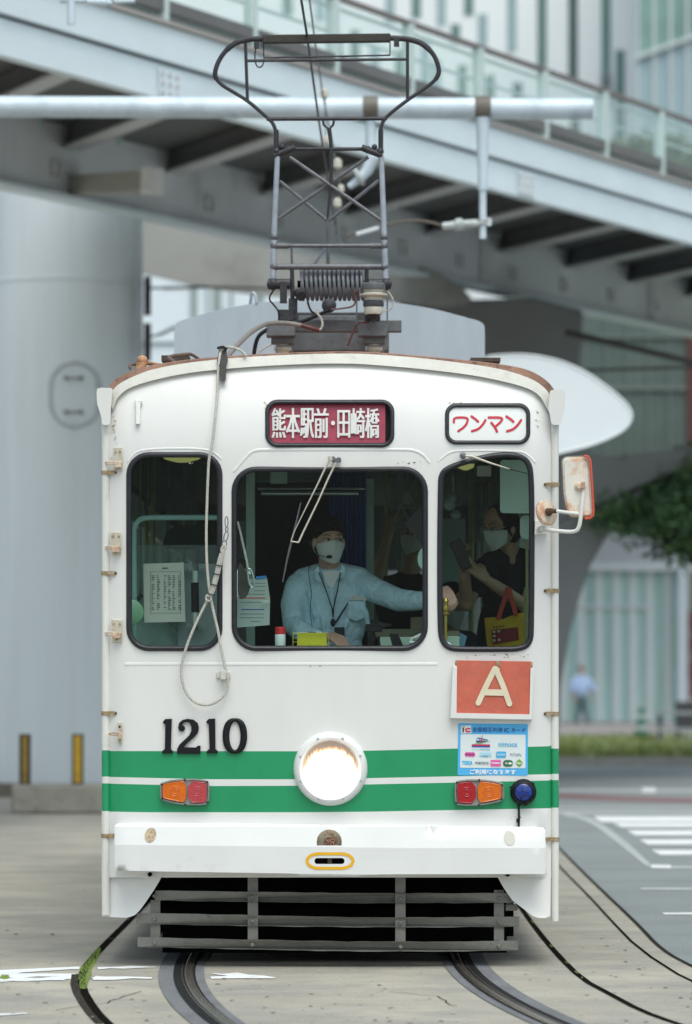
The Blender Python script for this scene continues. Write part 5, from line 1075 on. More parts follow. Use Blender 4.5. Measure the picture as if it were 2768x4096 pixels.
for y, x0, x1, cc in ((2332, 985, 1062, 0), (2362, 1015, 1060, 0), (2390, 955, 1062, 1), (2436, 965, 1058, 2), (2455, 960, 1055, 0), (2470, 960, 1055, 0), (2345, 1020, 1062, 0), (2376, 960, 1060, 0), (2408, 960, 1060, 0), (2484, 1000, 1040, 0)): z.plate(rect(x0, y, x1, y + (4 if cc else 2)), DPf, .001, .0006, cc)
z.build('print', [inkm, mat('print_red', (.45, .06, .05), .7), mat('print_blue', (.06, .08, .30), .7)], c)
z = MB(); z.plate(rnd([(1022, 2306), (1064, 2302), (1068, 2312), (1026, 2318)], 3), DPf, .004, .01); z.build('clip', mat('clip_blue', (.02, .20, .50), .4), c)
z = MB(); z.tube([P(1046, 2406, 22.34), P(1078, 2402, 22.34), P(1080, 2408, 22.34), P(1046, 2412, 22.34)], .0015, 6); z.build('paper_clip', MC['rod_steel'], c)
c = onthing('wrist_chain', 'twisted pale cord with a steel hook hanging left in the windscreen', 'cord', 990, 2340, 22.2)
z = MB(); cp = [(950, 2085), (962, 2130), (975, 2190), (988, 2250), (992, 2275)]; z.tube([P(x, y, 22.2) for x, y in smooth(cp, False)], .006, 8); z.build('cord', ropem, c)
z = MB(); z.tube([P(x, y, 22.19) for x, y in smooth([(990, 2272), (1006, 2280), (1018, 2330), (1012, 2352), (1000, 2345), (992, 2310)])], .0055, 8, closed=True); z.lathe(P(998, 2290, 22.2), (.2, -1, .1), [(0, .012), (.01, .01)], 12); z.build('hook', MC['rod_steel'], c)
z = MB(); z.plate(smooth([(950, 2240), (978, 2270), (1005, 2330), (990, 2390), (950, 2400)]), FL(22.24), 0, .02); o = z.build('dark_pouch', mat('pouch_dark', (.05, .05, .04), .6, var=.4, scale=14), None, bevel=.006); tag(o, 'dark worn pouch hanging at the left edge of the windscreen beside the cord', 'pouch')
# ------------------------------------------------------------------ ground, road, rails
conc = mat('track_concrete', (.40, .372, .31), .85, var=.16, scale=.9, bump=.35, bscale=22, col2=(.27, .26, .235), thr=(.42, .70))
def fine(m_, sc=170, amt=.22):                               # fine grain multiplied over a ground colour
    nt = m_.node_tree; b = nt.nodes['Principled BSDF']; l = b.inputs['Base Color'].links[0].from_socket
    tc = nt.nodes.new('ShaderNodeTexCoord'); n_ = nt.nodes.new('ShaderNodeTexNoise'); n_.inputs['Scale'].default_value = sc; n_.inputs['Detail'].default_value = 3
    nt.links.new(tc.outputs['Object'], n_.inputs['Vector']); mr = nt.nodes.new('ShaderNodeMapRange'); mr.inputs[1].default_value = .3; mr.inputs[2].default_value = .7; mr.inputs[3].default_value = 1 - amt; mr.inputs[4].default_value = 1 + amt
    nt.links.new(n_.outputs['Fac'], mr.inputs[0]); mx = nt.nodes.new('ShaderNodeVectorMath'); mx.operation = 'SCALE'; nt.links.new(l, mx.inputs[0]); nt.links.new(mr.outputs[0], mx.inputs['Scale']); nt.links.new(mx.outputs[0], b.inputs['Base Color'])
fine(conc, 55, .10)
asph = mat('asphalt', (.25, .275, .275), .9, var=.10, scale=.6, bump=.6, bscale=70, col2=(.20, .22, .225), thr=(.5, .75)); fine(asph, 60, .16)
farg = mat('far_ground', (.16, .155, .145), .9, var=.12, scale=.25)
rwhite = mat('road_white', (.80, .82, .82), .7, var=.1, scale=6, col2=(.28, .28, .27), thr=(.55, .75))
rworn = mat('road_white_worn', (.44, .47, .465), .8, var=.12, scale=4, col2=(.32, .33, .33), thr=(.5, .7))
z = MB(); z.add([(-400, -30, -.004), (400, -30, -.004), (400, 900, -.004), (-400, 900, -.004)], [(0, 1, 2, 3)]); tag(z.build('ground', farg), kind='structure')
# track bed: a concrete sheet, its right edge follows the road
edge = [(2.30, 14.0), (2.10, 17.5), (1.95, 19.6)] + [(G(x, y).x, G(x, y).y) for x, y in ((2768, 3870), (2640, 3800), (2550, 3700), (2380, 3540), (2230, 3390), (2150, 3310))] + [(1.95, 50), (2.4, 62)]
def smoothline(l): return smooth(l, False, 2)
def profile_sheet(nm, pts_l, pts_r, zz, m_, kind='structure', sub=24):
    z = MB(); vs = []
    for a, b in zip(pts_l, pts_r): vs += [(a[0], a[1], zz), (b[0], b[1], zz)]
    z.add(vs, [(2 * i, 2 * i + 1, 2 * i + 3, 2 * i + 2) for i in range(len(pts_l) - 1)]); return tag(z.build(nm, m_), kind=kind)
E1 = smoothline(edge); profile_sheet('track_bed', [(-40, p[1]) for p in E1], E1, 0, conc)
E2 = [(p[0] + .02, p[1]) for p in E1]; profile_sheet('road', E2, [(60, p[1]) for p in E2], 0.0, asph)
yl = [(62, 2.42)]; z = MB(); z.add([(-60, 62.01, 0), (80, 62.01, 0), (80, 76, 0), (-60, 76, 0)], [(0, 1, 2, 3)]); tag(z.build('road', asph), kind='structure')
dk = mat('joint_dark', (.012, .011, .010), 1.0, var=.5, scale=30, spec=.0)
def gl(pts): return [G(x, y) for x, y in pts]
# slab joints
jA = [(2.02, 15)] and [Vector((2.15, 15.2, 0)), Vector((1.62, 17.4, 0))] + gl([(2705, 4096), (2564, 4045), (2441, 3979), (2327, 3918), (2230, 3821), (2150, 3724), (2089, 3640), (2050, 3580)]) + [Vector((1.12, 40, 0))]
jB = [Vector((2.0, 17.5, 0))] + gl([(2768, 3935), (2556, 3799), (2441, 3680), (2362, 3592), (2243, 3473), (2170, 3390)]) + [Vector((1.7, 50, 0))]
jL = [Vector((-.3, 14.5, 0)), Vector((-.85, 17.3, 0))] + gl([(432, 4096), (379, 4041), (326, 3953), (330, 3882), (396, 3803), (537, 3662), (600, 3600)]) + [Vector((-1.31, 40, 0))]
for l_, w_ in ((jA, .016), (jB, .008), (jL, .020)):
    pts = [Vector(p) for p in smooth([tuple(p) for p in l_], False, 1)]; z = MB(); random.seed(4); pts2 = []
    for p in pts: pts2.append(p)
    z.strip([tuple(p) for p in pts2], (-w_, w_), .004); tag(z.build('joint', dk), kind='structure')
z = MB(); z.strip([tuple(p) for p in smooth([tuple(p) for p in gl([(432, 4096), (379, 4041), (326, 3953), (330, 3900)])], False, 1)], (-.055, -.021), .0045); z.build('joint', mat('joint_gravel', (.05, .046, .04), .95, var=.8, scale=40, spec=0)).__setitem__('kind', 'structure')
jw = mat('edge_line_dark', (.04, .038, .035), 1, var=.4, scale=20, spec=.0)
z = MB(); z.strip([(p[0] + .005, p[1], 0) for p in E1], (-.012, .012), .004); tag(z.build('joint', jw), kind='structure')
for ly, x0, x1 in ((3745, 2000, 2230), (3662, 2240, 2420), (3822, 1950, 2215)):
    z = MB(); z.strip([tuple(G(x0, ly)), tuple(G(x1, ly + 2))], (-.006, .006), .004); tag(z.build('joint', mat('joint_faint', (.12, .115, .105), .9)), kind='structure')
# rails: centre line straight below the tram, curving off to the right towards the viewer
def cx(Y): return -.1145 if Y > 22.6 else -.1145 + (22.6 - Y) ** 2 / 58
Ys = [14 + .35 * i for i in range(60)] + [36, 45, 60]
band = mat('rail_band_asphalt', (.16, .163, .172), .8, var=.25, scale=3, stretch=(3, .5, 1), bump=.4, bscale=60); groove = mat('rail_groove', (.010, .009, .008), .9, var=.4, scale=20); rail = mat('rail_steel', (.17, .14, .115), .32, metal=.75, var=.3, scale=8, stretch=(6, .7, 1), col2=(.09, .055, .035), thr=(.5, .7)); railp = mat('rail_head_polished', (.36, .35, .33), .22, metal=.85, var=.15, scale=6)
railb = mat('rail_dark_strip', (.014, .014, .016), .7, var=.4, scale=20, spec=.12)
for q in (-1, 1):                                          # q: outward side
    ln = [(cx(Y) + q * .723, Y, 0) for Y in Ys]
    def sw(a, b): return (q * a, q * b) if q > 0 else (q * b, q * a)
    z = MB(); z.strip(ln, sw(-.105, .125), .004); tag(z.build('rail_bed', band), kind='structure')
    z = MB(); z.strip(ln, sw(-.060, .050), .008); tag(z.build('rail_groove', railb), kind='structure')
    z = MB()
    for a, b, h_ in ((-.050, -.006, .015), (.003, .010, .012)):
        a, b = sw(a, b)
        for i in range(len(ln) - 1):
            p, r_ = Vector(ln[i]), Vector(ln[i + 1]); t = (r_ - p).normalized(); nrm = Vector((t.y, -t.x, 0)); e_ = (b - a) * .15
            z.add([p + nrm * a + Vector((0, 0, .0085)), p + nrm * (a + e_) + Vector((0, 0, h_)), p + nrm * (b - e_) + Vector((0, 0, h_)), p + nrm * b + Vector((0, 0, .0085)), r_ + nrm * a + Vector((0, 0, .0085)), r_ + nrm * (a + e_) + Vector((0, 0, h_)), r_ + nrm * (b - e_) + Vector((0, 0, h_)), r_ + nrm * b + Vector((0, 0, .0085))], [(0, 1, 5, 4), (1, 2, 6, 5), (2, 3, 7, 6)], 0)
    tag(z.build('rail', rail), kind='structure')
    z = MB(); z.strip(ln, sw(-.044, -.034), .0165); tag(z.build('rail_head', railp), kind='structure')
# worn white marks
def mark(poly, m_=rwhite, zz=.006, nm='road_marking'):
    z = MB(); z.add([G(x, y, 0) + Vector((0, 0, zz * .55)) for x, y in poly], [tuple(range(len(poly)))][::1]); o = z.build(nm, m_); tag(o, kind='structure'); return o
def k7(pts): return [(x * .88096, 3072 + y * .88096) for x, y in pts]
mark(k7([(-200, 930), (0, 920), (200, 911), (355, 904), (363, 906), (360, 915), (300, 918), (180, 926), (100, 931), (80, 935), (150, 935), (230, 936), (340, 936), (352, 944), (366, 957), (290, 962), (300, 967), (220, 966), (120, 972), (60, 970), (0, 974), (-200, 976)]))
mark(k7([(110, 955), (170, 948), (240, 950), (190, 956)]), mat('worn_through', (.30, .29, .26), .9), zz=.0068)
mark(k7([(442, 906), (520, 906), (600, 901), (700, 904), (712, 908), (640, 910), (560, 914), (500, 912), (446, 918)]), zz=.0062); mark(k7([(418, 957), (436, 947), (470, 950), (560, 949), (692, 953), (688, 960), (600, 958), (520, 965), (425, 965)]), zz=.0062)
mark(k7([(948, 933), (1010, 936), (1080, 932), (1130, 941), (1190, 944), (1254, 954), (1240, 958), (1120, 957), (960, 960), (955, 950), (1040, 947), (1000, 943)]), zz=.0062)
mark(k7([(-80, 1121), (120, 1114), (126, 1118), (0, 1127)]), zz=.0062)
# road markings on the right
def k8(pts): return [(1384 + x * .88096, 3072 + y * .88096) for x, y in pts]
for (x0, y0, y1, x1) in ((1120, 220, 246, 2600), (1212, 250, 270, 2600), (1275, 284, 307, 2600), (1332, 326, 349, 2600), (1388, 374, 396, 2600)):
    mark(k8([(x0, y0), (x1, y0), (x1, y1), (x0 + 40, y1)]), zz=.0064)
mark(k8([(1385, 441), (1475, 442), (1475, 457), (1385, 455)]), zz=.0064); mark(k8([(1475, 447), (2600, 447), (2600, 459), (1475, 459)]), rworn, zz=.0064)
mark(k8([(1338, 545), (2600, 545), (2600, 558), (1342, 556)]), rworn, zz=.0064); mark(k8([(1436, 659), (2600, 655), (2600, 667), (1446, 667)]), zz=.0064)
bandp = smooth([(990, 205), (1060, 212), (1130, 235), (1200, 280), (1290, 350), (1390, 445)], False, 2); bandq = smooth([(990, 218), (1050, 226), (1108, 250), (1172, 294), (1262, 366), (1366, 450)], False, 2)
for i in range(len(bandp) - 1): pass
mark(k8(list(bandp) + list(bandq)[::-1]), rworn, zz=.0056)
for y0, y1 in ((196, 208), (176, 182), (96, 110)): mark(k8([(800, y0), (2400, y0), (2400, y1), (800, y1)]), rworn, zz=.0052)
mark(k8([(800, 104), (1200, 128), (2400, 160), (2400, 182), (1200, 150), (800, 128)]), mat('faded_red_road', (.23, .13, .135), .85, var=.1), zz=.0060)
mark(k8([(1345, 90), (1405, 90), (1405, 112), (1345, 112)]), zz=.0064)
# small stains on the slabs
st2 = mat('dark_speck', (.05, .05, .045), .9, var=.5, scale=80)
random.seed(9); z = MB()
for x, y in ((72, 756), (238, 755), (36, 955)): 
    p = G(x * .881, 3072 + y * .881); z.add([p + Vector((.012 * math.cos(a), .03 * math.sin(a), .0045)) for a in [i * .7 for i in range(9)]], [tuple(range(9))])
for x, y in ((1160, 778), (1185, 810), (1270, 882), (1450, 1000), (1520, 1046), (1330, 915), (1000, 640)):
    p = G(1384 + x * .881, 3072 + y * .881); z.add([p + Vector((.012 * math.cos(a), .02 * math.sin(a), .0045)) for a in [i * .7 for i in range(9)]], [tuple(range(9))])
tag(z.build('road_stain', st2), kind='structure')
for nm_, mt_, n_, sz in (('road_fleck', mat('fleck_pale', (.55, .54, .50), .9), 260, .010), ('road_fleck', mat('fleck_dark', (.12, .11, .10), .9), 420, .011)):
    z = MB()
    for i in range(n_):
        Yq = 17.6 + 26 * random.random() ** 2; Xq = random.uniform(-.085, .085) * Yq
        if Xq > 1.7 + max(0, 19.5 - Yq) * .1: continue
        if abs(abs(Xq - (-.1145 + max(0, 22.6 - Yq) ** 2 / 58)) - .723) < .15: continue
        s_ = sz * random.uniform(.4, 1.2); zq = .0046; z.add([Vector((Xq + s_ * random.uniform(.6, 1.6) * math.cos(a), Yq + s_ * random.uniform(.6, 1.4) * math.sin(a) * 1.5, zq)) for a in (0, 1.1, 2.2, 3.3, 4.4, 5.4)], [tuple(range(6))])
    tag(z.build(nm_, mt_), kind='structure')
# hairline cracks and slab seams across the track bed
for k_, pts in enumerate((((-3.2, 21.0), (-2.4, 21.06), (-1.36, 21.02)), ((-4.2, 27.2), (-2.8, 27.25), (-1.33, 27.2)), ((1.2, 24.6), (1.62, 24.62)), ((-1.3, 19.2), (-1.1, 19.6), (-.98, 20.3)), ((.2, 20.3), (.42, 20.0), (.50, 19.4)))):
    z = MB(); l_ = dens(pts, .12, False); z.strip([(x + random.uniform(-.012, .012), y + random.uniform(-.02, .02), 0) for x, y in l_], (-.003, .003), .0043); tag(z.build('crack', jw), kind='structure')
# moss and grass in the left joint
z = MB(); random.seed(21)
for i in range(1500):
    t = random.random(); y = 3800 + 160 * t; l_ = interp([(3800, 396), (3820, 380), (3882, 336), (3920, 330), (3960, 330)], y); w_ = interp([(3800, 8), (3830, 22), (3900, 34), (3925, 26), (3960, 14)], y)
    x = l_ + random.uniform(-.55, 1) * w_; p = G(x, y); a = random.uniform(0, 6.28); hgt = random.uniform(.006, .022); wd = .0018; dv = Vector((math.cos(a), math.sin(a), 0))
    z.add([p - dv * wd, p + dv * wd, p + dv * random.uniform(-.008, .008) + Vector((random.uniform(-.006, .006), random.uniform(-.006, .006), hgt))], [(0, 1, 2)])
for i in range(220):
    x = 18 + random.gauss(0, 9); y = 3914 + random.gauss(0, 3); p = G(x, y); a = random.uniform(0, 6.28); dv = Vector((math.cos(a), math.sin(a), 0)) * .003
    z.add([p - dv, p + dv, p + Vector((random.uniform(-.01, .01), random.uniform(-.01, .01), .016))], [(0, 1, 2)])
for i in range(300):
    x = interp([(3640, 2095), (3724, 2155), (3821, 2235), (3918, 2332)], 3640 + 290 * ((i % 60) / 60)); y = 3640 + 290 * ((i % 60) / 60)
    if i % 60 in (10, 11, 30, 31, 44, 45, 52, 53, 57): p = G(x + random.uniform(-6, 4), y); dv = Vector((.0025, 0, 0)); z.add([p - dv, p + dv, p + Vector((0, .004, .012))], [(0, 1, 2)])
tag(z.build('grass', mat('joint_moss', (.26, .36, .08), .8, var=.4, scale=60)), 'short green moss and grass growing in the dark paving joints', 'grass', kind='stuff')

# ------------------------------------------------------------------ footbridge
U = Vector((.4085, .9128, 0)); V = Vector((-.9128, .4085, 0)); N0 = Vector((-3.13, 38.7, 0)); UP = Vector((0, 0, 1))
def B(u, v, z_): return N0 + U * u + V * v + UP * z_
fas = mat('bridge_pale_steel', (.80, .89, .93), .55, var=.05, scale=.7, col2=(.62, .61, .58), thr=(.68, .9), stretch=(1, 1, 3))
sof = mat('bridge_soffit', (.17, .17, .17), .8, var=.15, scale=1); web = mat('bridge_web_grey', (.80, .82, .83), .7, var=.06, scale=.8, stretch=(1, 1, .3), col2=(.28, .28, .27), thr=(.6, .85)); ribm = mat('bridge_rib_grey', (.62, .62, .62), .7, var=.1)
br = empty('footbridge', tuple(B(15, 2.5, 0)), 'long pale grey steel footbridge with glass railings crossing high behind the tram', 'footbridge')
def bb(z, u0, u1, v0, v1, z0, z1, m=0): z.box(B((u0 + u1) / 2, (v0 + v1) / 2, (z0 + z1) / 2), (u1 - u0, v1 - v0, z1 - z0), (U, V, UP), m)
U0, U1 = -14, 46
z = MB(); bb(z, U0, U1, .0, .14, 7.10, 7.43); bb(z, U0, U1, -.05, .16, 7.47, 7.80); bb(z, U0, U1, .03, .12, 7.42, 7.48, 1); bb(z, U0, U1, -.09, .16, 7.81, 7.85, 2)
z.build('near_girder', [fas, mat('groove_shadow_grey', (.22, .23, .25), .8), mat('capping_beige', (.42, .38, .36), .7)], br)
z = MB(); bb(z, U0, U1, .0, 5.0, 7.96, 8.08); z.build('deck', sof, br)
z = MB(); bb(z, U0, U1, 4.92, 5.05, 7.12, 7.94); bb(z, U0, U1, 4.78, 5.10, 7.06, 7.11, 1); bb(z, U0, U1, 4.9, 5.1, 8.09, 8.2, 0); fg = z.build('far_girder', [web, fas], br)
for k_ in range(-2, 17):
    u = (50.5 - 38.7 - 2.04) / .9128 + k_ * 2.72
    z = MB(); z.bar(B(u, 4.92, 7.825), B(u - 4.8, .13, 7.825), .08, .25); z.bar(B(u, 4.92, 7.68), B(u - 4.8, .13, 7.68), .26, .035, 1); z.build('cross_beam', [sof, ribm], br)  # rib webs darker than their flanges, shade put into the colour
for k_ in range(-3, 24):
    u = 10.3 + k_ * 2.05; q = .10; fr = lambda a, b, off=0.0: B(a, 4.915 - off, b)
    z = MB(); z.ring([(u - q, 7.32), (u + q, 7.32), (u + q, 7.49), (u - q, 7.49)], .035, .03, fr, 0, square=True); z.build('access_plate', ribm, br)
for u0, vv, nn, mm, st_, su in ((8.6, 4.89, 7, 4, .1, .07), (23.4, 4.89, 7, 4, .1, .07), (30.5, 4.89, 7, 4, .1, .07), (3.2, -.02, 3, 3, .09, .16), (12.6, -.02, 3, 3, .09, .16), (20.0, -.02, 3, 3, .09, .16)):
    z = MB(); zb = 7.18 if vv > 1 else 7.12; bb(z, u0 - .03, u0 + mm * su, vv, vv + .006, zb, zb + nn * st_)
    for i in range(nn):
        for j in range(mm): bb(z, u0 + j * su, u0 + j * su + su * .5, vv - .012, vv + .004, zb + .02 + i * st_, zb + .06 + i * st_, 1)
    z.build('splice_plate', [fas if vv < 1 else web, ribm], br)

railg = glassmat('railing_glass', (.965, .995, .99), refl=.02, haze=.12, hcol=(.80, .95, .93)); postm = mat('post_pale_green', (.62, .74, .72), .5, var=.03); capm = mat('handrail_brown', (.22, .19, .18), .5, var=.1)
for vv, u_s in ((.06, (54.75 - 38.7) / .9128), (4.95, 16.0)):
    z = MB(); z.bar(B(U0, vv, 8.70), B(U1, vv, 8.70), .07, .05); z.build('handrail', capm, br)
    z = MB(); z.bar(B(U0, vv + .10, 8.62), B(U1, vv + .10, 8.62), .03, .03); z.bar(B(U0, vv + .10, 8.35), B(U1, vv + .10, 8.35), .02, .03); z.build('inner_rail', postm, br)
    for k_ in range(-14, 14):
        u = u_s + k_ * 2.03
        if not (U0 < u < U1): continue
        z = MB(); bb(z, u - .045, u + .045, vv - .07, vv + .05, 7.86, 8.68); z.build('railing_post', postm, br)
        z = MB(); bb(z, u + .06, u + 1.97, vv - .02, vv - .008, 7.90, 8.64); z.build('glass_panel', railg, br)
# light box on the far girder
a_, b_ = P(300, 742, 50.6), P(606, 726, 48.9); z = MB(); z.bar(a_, b_, .28, .23); lb = z.build('light_box', mat('box_beige', (.42, .41, .36), .7, var=.05), br, bevel=.01)
dirb = (b_ - a_).normalized(); z = MB(); z.bar(b_, b_ + dirb * .03, .28, .30); z.bar(b_ + dirb * .0 + Vector((-.08, -.15, 0)), b_ + dirb * .02 + Vector((.0, -.15, 0)), .12, .28); z.build('end_cap', mat('end_cap_white', (.93, .92, .88), .5), lb)
# lower branch of the bridge and dark curved pier
z = MB(); Yb = 60
z.plate(smooth([(480, 760), (1700, 1060), (1900, 1180), (1850, 1235), (1560, 1208), (1300, 1192), (1100, 1190), (900, 1165), (760, 1140), (620, 1105), (480, 1080)], it=1), FL(Yb), 0, 2.5)
pb = z.build('bridge_branch', mat('branch_warm_grey', (.36, .355, .335), .8, var=.08, scale=.6, col2=(.2, .2, .19), thr=(.5, .8)), None, bevel=.05); tag(pb, 'broad warm grey bridge branch arching low behind the tram roof equipment', 'bridge')
pier = empty('curved_bridge_pier', tuple(P(2000, 2940, 62)), 'dark grey trumpet shaped bridge pier with a pale solid panel standing in for its oval opening, behind the tram and its mirrors', 'bridge pier')
pier.location.z = 0
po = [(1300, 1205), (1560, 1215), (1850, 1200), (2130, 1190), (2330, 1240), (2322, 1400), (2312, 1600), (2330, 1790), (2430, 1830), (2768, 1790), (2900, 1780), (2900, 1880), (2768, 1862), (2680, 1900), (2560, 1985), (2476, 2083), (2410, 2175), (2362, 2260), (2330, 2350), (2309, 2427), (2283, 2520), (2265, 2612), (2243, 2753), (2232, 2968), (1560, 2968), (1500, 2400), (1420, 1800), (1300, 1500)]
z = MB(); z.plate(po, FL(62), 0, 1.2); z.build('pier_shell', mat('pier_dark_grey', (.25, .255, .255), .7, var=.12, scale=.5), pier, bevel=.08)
ov = smooth([(2060, 1418), (2150, 1424), (2250, 1447), (2350, 1492), (2440, 1556), (2505, 1612), (2533, 1660), (2510, 1712), (2440, 1752), (2350, 1786), (2235, 1812), (2100, 1850), (1900, 1860), (1750, 1640), (1900, 1430)], it=2)
ovm = mat('oval_white', (.82, .87, .91), .35, var=.04, scale=.8)
z = MB(); z.plate(ov, FL(49), 0, .18); z.build('bright_opening_panel', ovm, pier, bevel=.05)  # solid pale panel standing in for the bright opening, set forward into sky light
z = MB(); z.ring(ov, 9, .012, FL(49), 0, n=6); z.build('panel_rim', mat('panel_rim_white', (.80, .84, .88), .35), pier)
z = MB(); z.plate([(1960, 1560), (2420, 1560 - 70), (2430, 1520 - 70), (1960, 1520)], FL(48.96), 0, .03) if 0 else z.bar(P(2120, 1640, 49.25), P(2180, 1680, 62.3), .5, .35); z.build('added_panel_stalk', MC['pier_dark_grey'], pier)  # made-up stalk tying the forward panel back to the pier
# round pier on the left with plinth
col = empty('round_bridge_pier', (-3.44, 52.9, 0), 'thick round light grey bridge pier at the left edge with an oval access ring', 'bridge pier')
colm = mat('pier_light_grey', (.74, .80, .83), .5, var=.03, scale=1.2, stretch=(2, 2, .15), bump=.1, bscale=2, col2=(.68, .73, .755), thr=(.45, .75))
XC, YC, RC = -3.44, 52.9, .93
z = MB(); z.lathe((XC, YC, 0), (0, 0, 1), [(t, RC) for t in (0, 1, 2, 3, 4, 5, 6, 7, 7.9)], 64); z.lathe((XC, YC, 0), (0, 0, 1), [(6.29, RC + .006), (6.31, RC + .010), (6.33, RC + .006)], 64); z.build('shaft', colm, col)
z = MB(); rz = []
def onc(x, y, off=0.0):
    p = P(x, y, 52.0); dx = max(-.92, min(.92, p.x - XC)); return Vector((p.x, YC - math.sqrt(max(0, RC ** 2 - dx ** 2)) - off, p.z))
z.ring(rr(203, 1450, 396, 1705, 95, 10), 17, .02, onc, .0, n=5)
for x, y in ((298, 1448), (208, 1535), (208, 1620), (388, 1535), (388, 1620), (298, 1708)): z.lathe(onc(x, y, .01), d, [(0, .024), (.02, .02)], 10)
z.build('access_ring', mat('ring_grey', (.50, .53, .55), .6), col)
z = MB()
for x in (265, 325):
    for y in (1512, 1648): z.lathe(onc(x, y, .0), d, [(0, .03), (.03, .028)], 12)
for y in (1512, 1648): z.bar(onc(265, y, .012), onc(325, y, .012), .03, .02)
z.build('bolt', mat('bolt_dark', (.24, .24, .24), .7), col)
z = MB(); z.lathe((XC, YC, 0), (0, 0, 1), [(0, 1.25), (.16, 1.25), (.165, 1.1), (.17, .90)], 48); z.build('foot_ring', mat('foot_concrete', (.17, .15, .125), .9, var=.2, scale=4), col)
pl_ = MB(); p0, p1 = G(45, 3255), G(820, 3255); pl_.box(((p0.x + p1.x) / 2, 46.25, .155), (p1.x - p0.x, .6, .31)); o = pl_.build('concrete_plinth', mat('plinth_concrete', (.34, .325, .28), .9, var=.16, scale=2.5, bump=.5, bscale=12, col2=(.2, .18, .15), thr=(.5, .75)), None, bevel=.03); tag(o, 'low weathered concrete plinth in front of the round pier', 'plinth')
for i, (x, lab) in enumerate(((100, 'yellow and black marker board on the plinth, at the far left'), (311, 'yellow and black marker board on the plinth, the one nearer the tram'))):
    c = empty('marker_board', tuple(P(x, 3138, 46.2)), lab, 'marker board', 'marker boards on the plinth')
    w_ = 46 * 46.2 / F; h_ = 202 * 46.2 / F; base_ = P(x, 3138, 46.2); z = MB(); z.box(base_ + Vector((0, 0, h_ / 2)), (w_, .04, h_)); z.build('board', mat('marker_black', (.03, .028, .03), .6), c, bevel=.004)
    z = MB(); z.box(base_ + Vector((0, -.022, h_ / 2)), (w_ * (.62 if i else .42), .006, h_ * .93)); z.build('yellow_face', mat('marker_yellow', (.55, .33, .02), .5, var=.25, scale=12) if i else mat('marker_yellow_dirty', (.36, .22, .03), .6, var=.4, scale=12), c)

# ------------------------------------------------------------------ overhead line
galv = mat('galvanised', (.62, .72, .80), .45, metal=.1, var=.12, scale=3, stretch=(1, 1, 1), col2=(.42, .50, .58), thr=(.5, .8)); wirem = mat('wire_dark', (.03, .03, .032), .5, metal=.5); galw = mat('insulator_white', (.62, .60, .52), .3)
YM = 35.0; mx_ = YM / F
mastb = empty('overhead_line_beam', tuple(P(400, 430, YM)), 'thick galvanised tube carrying the overhead wire, high across the picture', 'beam')
z = MB(); z.tube([P(-900, 424, YM), P(2370, 436, YM)], 43 * mx_, 32); z.build('beam_tube', galv, mastb, sharp=50)
z = MB(); z.tube([P(-900, -400, YM + .12), P(-900, 3500, YM + .12)], .12, 20); z.build('mast', galv, mastb)
z = MB()
for x, w_ in ((1482, 60), (1931, 62)): z.tube([P(x - w_ / 2, 430, YM), P(x + w_ / 2, 430, YM)], 47 * mx_, 24)
z.build('clamp', mat('clamp_brown_grey', (.16, .145, .12), .6, var=.3, scale=10), mastb)
z = MB(); z.lathe(P(1931, 470, YM - .02), (0, 0, -1), [(0, 28 * mx_), (40 * mx_, 26 * mx_), (290 * mx_, 19 * mx_), (292 * mx_, 14 * mx_), (484 * mx_, 14 * mx_)], 18); z.tube([P(1482, 470, YM), P(1482, 600, YM), P(1490, 640, YM)], 20 * mx_, 14); z.tube([P(1490, 630, YM), P(1470, 680, YM), P(1445, 710, YM), P(1395, 748, YM)], [26 * mx_, 24 * mx_, 18 * mx_, 12 * mx_], 14)
z.build('drop_arm', galv, mastb)
z = MB(); dd = (P(1470, 690, YM) - P(1400, 730, YM)).normalized(); z.lathe(P(1436, 706, YM) - dd * .02, dd, [(0, .04), (.005, .075), (.03, .078), (.04, .04)], 20)
dd = Vector((1, 0, .09)).normalized(); z.lathe(P(1770, 905, YM - .05), dd, [(0, .03), (.03, .03), (.10, .035), (.11, .05), (.16, .055), (.17, .035), (.28, .032), (.30, .015), (.36, .015)], 16)
z.build('insulator', mat('insulator_pale', (.50, .54, .54), .35, var=.2, scale=8), mastb)
z = MB(); z.tube([P(x, y, YM - .05) for x, y in smooth([(1955, 885), (1900, 888), (1880, 892)], False)], .012, 8); z.tube([P(x, y, YM - .05) for x, y in smooth([(1775, 905), (1730, 890), (1660, 880), (1590, 888), (1545, 900)], False)], .011, 8); z.tube([P(1425, 932, YM - .05), P(1385, 945, YM - .05)], .012, 8); z.build('registration_wire', mat('wire_brown', (.13, .11, .09), .6), mastb)
z = MB(); z.tube([P(1515, 912, YM - .05), P(1425, 938, YM - .05)], .018, 10); z.lathe(P(1952, 888, YM - .03), (0, 0, 1), [(-.03, .03), (.03, .03)], 12); z.build('registration_tube', mat('tube_white', (.68, .74, .78), .4), mastb)
z = MB(); z.tube([P(285, -40, 33), P(285, 98, 33)], 17 * 33 / F, 14); z.tube([P(240, 0, 33), P(340, 2, 33)], 12 * 33 / F, 12); z.lathe(P(345, 6, 33), (1, 0, -.06), [(0, .02), (.06, .03), (.12, .045), (.15, .045), (.16, .03), (.20, .02)], 14); z.tube([P(455, 5, 33), P(540, 4, 33)], 9 * 33 / F, 10)
o = z.build('wire_bracket', galv, None); tag(o, 'small galvanised wire bracket with insulator cut off by the top left of the photo', 'bracket')
def wire(nm, pts, r_, lab, m_=wirem):
    z = MB(); z.tube([Vector(p) for p in pts], r_, 6); o = z.build(nm, m_, None); tag(o, lab, 'wire'); return o
zc = P(1228, 150, YP).z + .012
